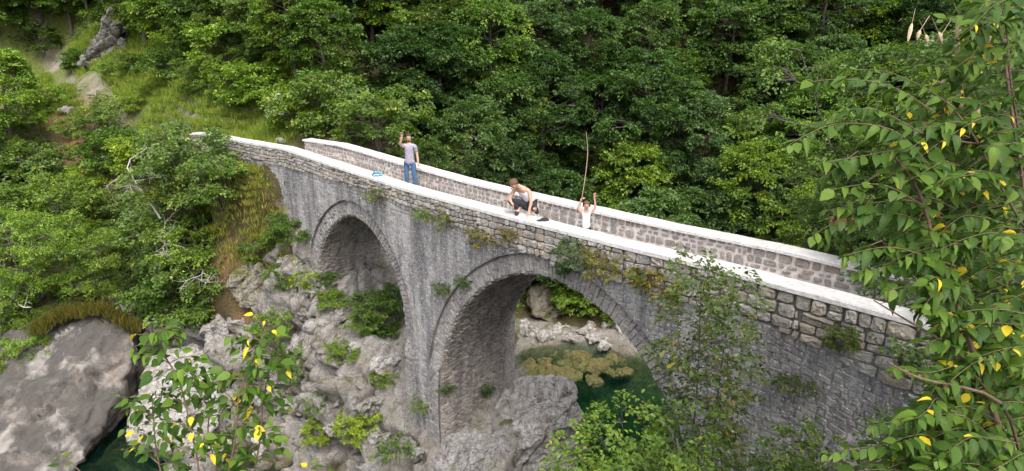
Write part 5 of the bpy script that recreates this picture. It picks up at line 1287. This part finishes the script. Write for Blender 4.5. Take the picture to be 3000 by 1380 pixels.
for vi, (lv, lf) in enumerate(LEAFV):
    for ti, tn in enumerate(TONES):
        me = bpy.data.meshes.new('leaf'); me.from_pydata([tuple(v) for v in lv.tolist()], [], lf); me.update()
        at = me.attributes.new('tone', 'FLOAT', 'POINT'); at.data.foreach_set('value', np.full(len(lv), tn, dtype=np.float32)); me.materials.append(M['leaf_near'])
        me.polygons.foreach_set('use_smooth', np.ones(len(me.polygons), dtype=bool)); LEAFM[vi, ti] = me
class Shoots:
    def __init__(s, seed): s.rg = np.random.default_rng(seed); s.leaves = []; s.G = Geo(); s.B = []
    def branch(s, pts, r0, r1, sides=6):
        pts = np.array(pts); n = len(pts); m = (n-1)*4+1; t = np.linspace(0, n-1, m); sm = []
        for u in t:
            i = min(int(u), n-2); f = u-i; p0 = pts[max(i-1, 0)]; p1 = pts[i]; p2 = pts[i+1]; p3 = pts[min(i+2, n-1)]
            sm.append(.5*((2*p1)+(-p0+p2)*f+(2*p0-5*p1+4*p2-p3)*f*f+(-p0+3*p1-3*p2+p3)*f**3))
        sm = np.array(sm); 
        if sides > 4: g = Geo(); g.tube(sm, np.linspace(r0, r1, m), sides, cap=False); s.B.append(g)
        else: s.G.tube(sm, np.linspace(r0, r1, m), sides, cap=False)
        return sm
    def shoot(s, a, b, arch=.12, step=.045, ll=.095, r=.005, yellow=.03, hang=.5, t0=.12, dens=1.0):
        rg = s.rg; a = np.array(a); b = np.array(b); L = np.linalg.norm(b-a)
        mids = [a, a*.66+b*.34+[0, 0, arch*L], a*.33+b*.67+[0, 0, arch*L*.9], b]
        mids[1] = mids[1]+rg.normal(0, .03*L, 3); mids[2] = mids[2]+rg.normal(0, .03*L, 3)
        sm = s.branch(mids, r, r*.3, 4); n = int(L/step*dens); sd_ = 1
        arc_ = np.linspace(0, 1, len(sm))
        for i in range(n):
            t = t0+(1-t0)*(i+rg.uniform(-.2, .2)+.5)/n; t = min(max(t, 0), .995)
            p = np.array([np.interp(t, arc_, sm[:, c]) for c in range(3)]); q = np.array([np.interp(min(t+.04, 1), arc_, sm[:, c]) for c in range(3)])
            d = unit(q-p+1e-6); side = unit(np.cross(d, [0, 0, 1.]))*sd_; sd_ = -sd_
            ld = unit(d*rg.uniform(.3, .9)+side*rg.uniform(.5, 1.1)-np.array([0, 0, rg.uniform(.1, 1.1)*hang])+rg.normal(0, .15, 3))
            nn = unit(np.array([0, -.35, 1.0])+side*.2+rg.normal(0, .33, 3)); nn = unit(nn-ld*(nn@ld))
            l = ll*rg.uniform(.6, 1.2)*(1-.35*(t > .9))
            pe = p+ld*.012
            r_ = rg.random()
            if r_ < yellow: l *= .8
            ti = 5 if r_ < yellow else (int(rg.choice([0, 1, 1, 2, 2, 3])) if t < .85 else int(rg.choice([2, 3, 4])))
            s.leaves.append((pe, ld, nn, l, int(rg.integers(0, 6)), ti))
        return sm
    def build(s, root, n_single=300, color=(1, 1, 1)):
        inv = root.matrix_world.inverted()
        for g in s.B: g.build('branch', M['twig'], root)
        stuff(s.G.build('twigs', M['twig'], root))
        def vis(lf):
            x, y = proj(lf[0]); d = np.linalg.norm(lf[0]-CAMP)
            return (0 if (-20 < x < 3020 and -20 < y < 1400) else -1e3)+lf[3]/d*(1+.3*random.random())
        ls = sorted(s.leaves, key=vis, reverse=True)
        Vs = []; Fs = []; Ts = []; n0 = 0
        for k, (p, d, n, l, vi, ti) in enumerate(ls):
            y = np.cross(n, d)
            if k < n_single:
                o = bpy.data.objects.new('leaf', LEAFM[vi, ti]); COL.objects.link(o); o.parent = root
                Mx = Matrix(((d[0]*l, y[0]*l, n[0]*l, p[0]), (d[1]*l, y[1]*l, n[1]*l, p[1]), (d[2]*l, y[2]*l, n[2]*l, p[2]), (0, 0, 0, 1)))
                o.matrix_local = inv @ Mx; o.color = (*color, 1)
            else:
                lv, lf = LEAFV[vi]; Vs.append(p+(lv[:, :1]*d+lv[:, 1:2]*y+lv[:, 2:]*n)*l); Fs += [tuple(i+n0 for i in f) for f in lf]; Ts += [TONES[ti]]*len(lv); n0 += len(lv)
        if Vs:
            o = mesh_obj('foliage', np.vstack(Vs), Fs, M['leaf_near'], root, True, {'tone': Ts}); stuff(o); o.color = (*color, 1)
D = at_depth
rt = thing('large_leaved_tree', 'close large-leaved tree with some yellow leaves reaching in from the right edge', 'tree', tuple(D(3150, 1700, 5.0)))
S = Shoots(31)
trunk = S.branch([D(3150, 1700, 5.0), D(3050, 1480, 4.9), D(2960, 1330, 4.8), D(2890, 1150, 4.7), D(2840, 1000, 4.6), D(2790, 860, 4.5), D(2740, 720, 4.4), D(2690, 560, 4.3), D(2620, 460, 4.2)], .028, .008, 8)
S.branch([D(3000, 1390, 4.85), D(2930, 1180, 4.4), D(2700, 1110, 4.2), D(2600, 1060, 4.1)], .014, .005)
S.branch([D(2870, 1090, 4.65), D(2760, 1000, 4.4), D(2660, 940, 4.3), D(2560, 880, 4.2)], .011, .004)
S.branch([D(3150, 1300, 5.2), D(3060, 1060, 5.0), D(3010, 800, 4.8), D(3000, 560, 4.8), D(2960, 300, 4.8), D(2930, 80, 4.8), D(2900, -80, 4.8)], .022, .007, 7)
S.branch([D(3020, 700, 4.8), D(2940, 560, 4.5), D(2860, 410, 4.4), D(2780, 300, 4.4)], .010, .004)
S.branch([D(3000, 480, 4.8), D(2900, 430, 4.5), D(2820, 415, 4.4), D(2700, 390, 4.3)], .010, .004)
S.branch([D(2990, 420, 4.8), D(2960, 230, 4.6), D(2950, 100, 4.6), D(2930, 0, 4.5)], .010, .004)
TW = [((2740, 330, 4.2), (2345, 245, 4.2), .10), ((2800, 320, 4.3), (2480, 205, 4.3), .10), ((2700, 390, 4.2), (2440, 330, 4.1), .10), ((2720, 480, 4.1), (2310, 425, 4.0), .16), ((2760, 560, 4.2), (2390, 480, 4.0), .14), ((2700, 600, 4.1), (2420, 560, 4.0), .12),
      ((2760, 640, 4.2), (2460, 610, 4.1), .12), ((2790, 740, 4.3), (2380, 690, 4.1), .14), ((2800, 780, 4.3), (2470, 750, 4.1), .10), ((2840, 860, 4.4), (2500, 800, 4.2), .12), ((2850, 900, 4.4), (2600, 850, 4.2), .10), ((2860, 980, 4.4), (2700, 900, 4.2), .10),
      ((2860, 1050, 4.5), (2700, 1010, 4.3), .10), ((2900, 1150, 4.6), (2620, 1080, 4.3), .12), ((2930, 1240, 4.6), (2640, 1220, 4.4), .12), ((2940, 1320, 4.6), (2540, 1250, 4.3), .14), ((2960, 1390, 4.6), (2420, 1330, 4.3), .14), ((2900, 1450, 4.5), (2440, 1400, 4.3), .10), ((2900, 1500, 4.5), (2600, 1370, 4.4), .10),
      ((2980, 250, 4.7), (2700, 190, 4.4), .1), ((2960, 120, 4.7), (2750, 60, 4.5), .1), ((2950, 330, 4.6), (2640, 300, 4.3), .1)]
for a, b, ar in TW:
    S.shoot(D(*a), D(*b), ar, .036, .112, .005, .015, dens=1.15)
    m = [(a[i]+b[i])/2 for i in range(3)]
    S.shoot(D(m[0], m[1]-10, m[2]), D(b[0]+90, b[1]+75+40*S.rg.random(), b[2]+.15), .08, .038, .105, .004, .02)
YB = [-60, 100, 200, 300, 400, 480, 560, 640, 740, 800, 860, 960, 1080, 1180, 1240, 1320, 1440]; XB = [2860, 2830, 2760, 2700, 2620, 2600, 2620, 2600, 2640, 2680, 2740, 2760, 2770, 2720, 2660, 2600, 2560]
for i in range(560):
    y = S.rg.uniform(-60, 1440); xb = np.interp(y, YB, XB); x0 = S.rg.uniform(xb+60, 3120); ln_ = S.rg.uniform(110, 330); x1 = max(x0-ln_, xb-10*S.rg.random())
    if y < 330 and S.rg.random() < .55: continue
    d = S.rg.uniform(4.3, 6.2); dy = S.rg.uniform(-50, 90)
    S.shoot(D(x0, y, d), D(x1, y+dy, d+S.rg.uniform(-.5, .3)), .10, .040, .112, .004, .05)
for i in range(240):
    y = S.rg.uniform(-60, 1440); xb = np.interp(y, YB, XB)+90; x0 = S.rg.uniform(xb+60, 3150); x1 = max(x0-S.rg.uniform(110, 300), xb)
    if y < 250 and S.rg.random() < .5: continue
    d = S.rg.uniform(6.0, 7.8); S.shoot(D(x0, y, d), D(x1, y+S.rg.uniform(-50, 90), d+S.rg.uniform(-.4, .3)), .10, .045, .13, .004, .03)
S.build(rt, 300, (1.15, 1.12, .95))
# tan seed clusters in the upper right
M['pod'] = simple('dry tan seed cluster', (.50, .38, .24), .8, .25, 30)
POD = [(2672, 90, 44), (2696, 100, 24), (2712, 112, 22), (2750, 108, 28), (2760, 110, 24), (2842, 34, 42), (2866, 52, 40), (2815, 70, 40), (2838, 60, 26), (2880, 90, 44), (2900, 108, 30), (2810, 140, 34), (2950, 125, 22), (2895, 20, 24), (2855, 62, 30), (2815, 98, 26), (2745, 255, 40), (2780, 230, 30), (2868, 330, 46), (2825, 300, 26), (2850, 655, 44), (2685, 380, 34)]
for x, y, l in POD:
    G = Geo(); a = D(x, y-l/2, 4.9); ln_ = l/FPX*4.9*1.15; tl = S.rg.normal(0, .25, 2)
    pts = [a+np.array([tl[0]*ln_*f, tl[1]*ln_*f, -ln_*f]) for f in (0, .12, .4, .75, 1)]
    G.tube(pts, [.002, .010, .015, .012, .004], 6)
    G.tube([a+np.array([.05*S.rg.normal(), .02, .10]), a], [.002, .002], 3)
    G.build('seed_cluster', M['pod'], rt)
# russet seed heads on the bush at the parapet end
M['russet'] = simple('russet seed head', (.28, .10, .05), .85, .3, 30)
rs = thing('young_tree', 'sapling with hanging russet seed heads at the right end of the far parapet', 'tree', tuple(D(2760, 1000, 7.6)))
S2 = Shoots(33); S2.branch([D(2760, 1000, 7.6), D(2680, 820, 7.5), D(2560, 680, 7.4), D(2500, 600, 7.3)], .012, .004)
for i in range(16):
    x0 = S2.rg.uniform(2470, 2520); y0 = S2.rg.uniform(600, 760)
    S2.shoot(D(x0, y0, 7.5), D(x0+S2.rg.uniform(-110, 120), y0+S2.rg.uniform(-10, 50), 7.4), .15, .06, .13, .004, .0)
S2.build(rs, 60)
for i in range(16):
    G = Geo(); a = D(S2.rg.uniform(2430, 2540), S2.rg.uniform(600, 660), 7.2); G.tube([a+np.array([0, 0, -.11*f]) for f in (0, .2, .6, 1)], [.004, .017, .019, .006], 6); G.build('seed_head', M['russet'], rs)
# sapling at the bottom left of the picture
sp_ = thing('sapling', 'close sapling with rounded green and bright yellow leaves at the bottom left', 'sapling', tuple(D(620, 1750, 4.4)))
S3 = Shoots(41)
stems = [[(620, 1750), (585, 1400), (560, 1260), (525, 1120), (470, 1020), (450, 965)], [(640, 1750), (660, 1450), (690, 1280), (700, 1160), (735, 1060), (790, 950)], [(650, 1750), (720, 1500), (760, 1300), (770, 1180), (790, 1080), (800, 1020)], [(600, 1750), (500, 1480), (460, 1330), (450, 1220), (445, 1160)], [(620, 1750), (640, 1420), (610, 1280), (610, 1170), (540, 1050)]]
for k, st in enumerate(stems):
    d0 = 4.4+.12*k; pts = [D(x, y, d0-.05*i) for i, (x, y) in enumerate(st)]; sm = S3.branch(pts, .008, .0025)
    for j in range(5, len(sm)-1):
        for _ in range(3):
            p = sm[j]; x, y = proj(p); sg = S3.rg.choice([-1, 1]); e = np.array([sg*S3.rg.uniform(.08, .22), S3.rg.uniform(-.12, .12), S3.rg.uniform(-.02, .13)])
            if y < 1480 and S3.rg.random() < .8: S3.shoot(p, p+e, .1, .034, .086, .003, .06, hang=.9, t0=.1)
    S3.shoot(sm[-6], sm[-1], 0, .04, .075, .003, .03, hang=.8)
S3.build(sp_, 300, (1.35, 1.3, 1.0))
for k, (pa, pb, lab) in enumerate([((300, 1500), (170, 1325), 'small leafy sprig poking up at the bottom left corner'), ((940, 1480), (905, 1350), 'small leafy sprig at the bottom edge in front of the rocks')]):
    t = thing('sprig', lab, 'sprig', tuple(D(pa[0], pa[1]+200, 4.2))); S4 = Shoots(60+k)
    sm = S4.branch([D(pa[0], pa[1]+200, 4.2), D(*pa, 4.2), D((pa[0]+pb[0])/2+30, (pa[1]+pb[1])/2, 4.2), D(*pb, 4.2)], .006, .002)
    S4.shoot(sm[3], sm[-1], 0, .032, .082, .003, .05, hang=.8)
    S4.shoot(sm[5], sm[5]+np.array([.18, 0, .1]), .1, .035, .08, .003, .05, hang=.8); S4.shoot(sm[6], sm[6]+np.array([.03, 0, .16]), .1, .035, .08, .003, .05, hang=.8)
    S4.build(t, 60, (1.1, 1.1, .95))
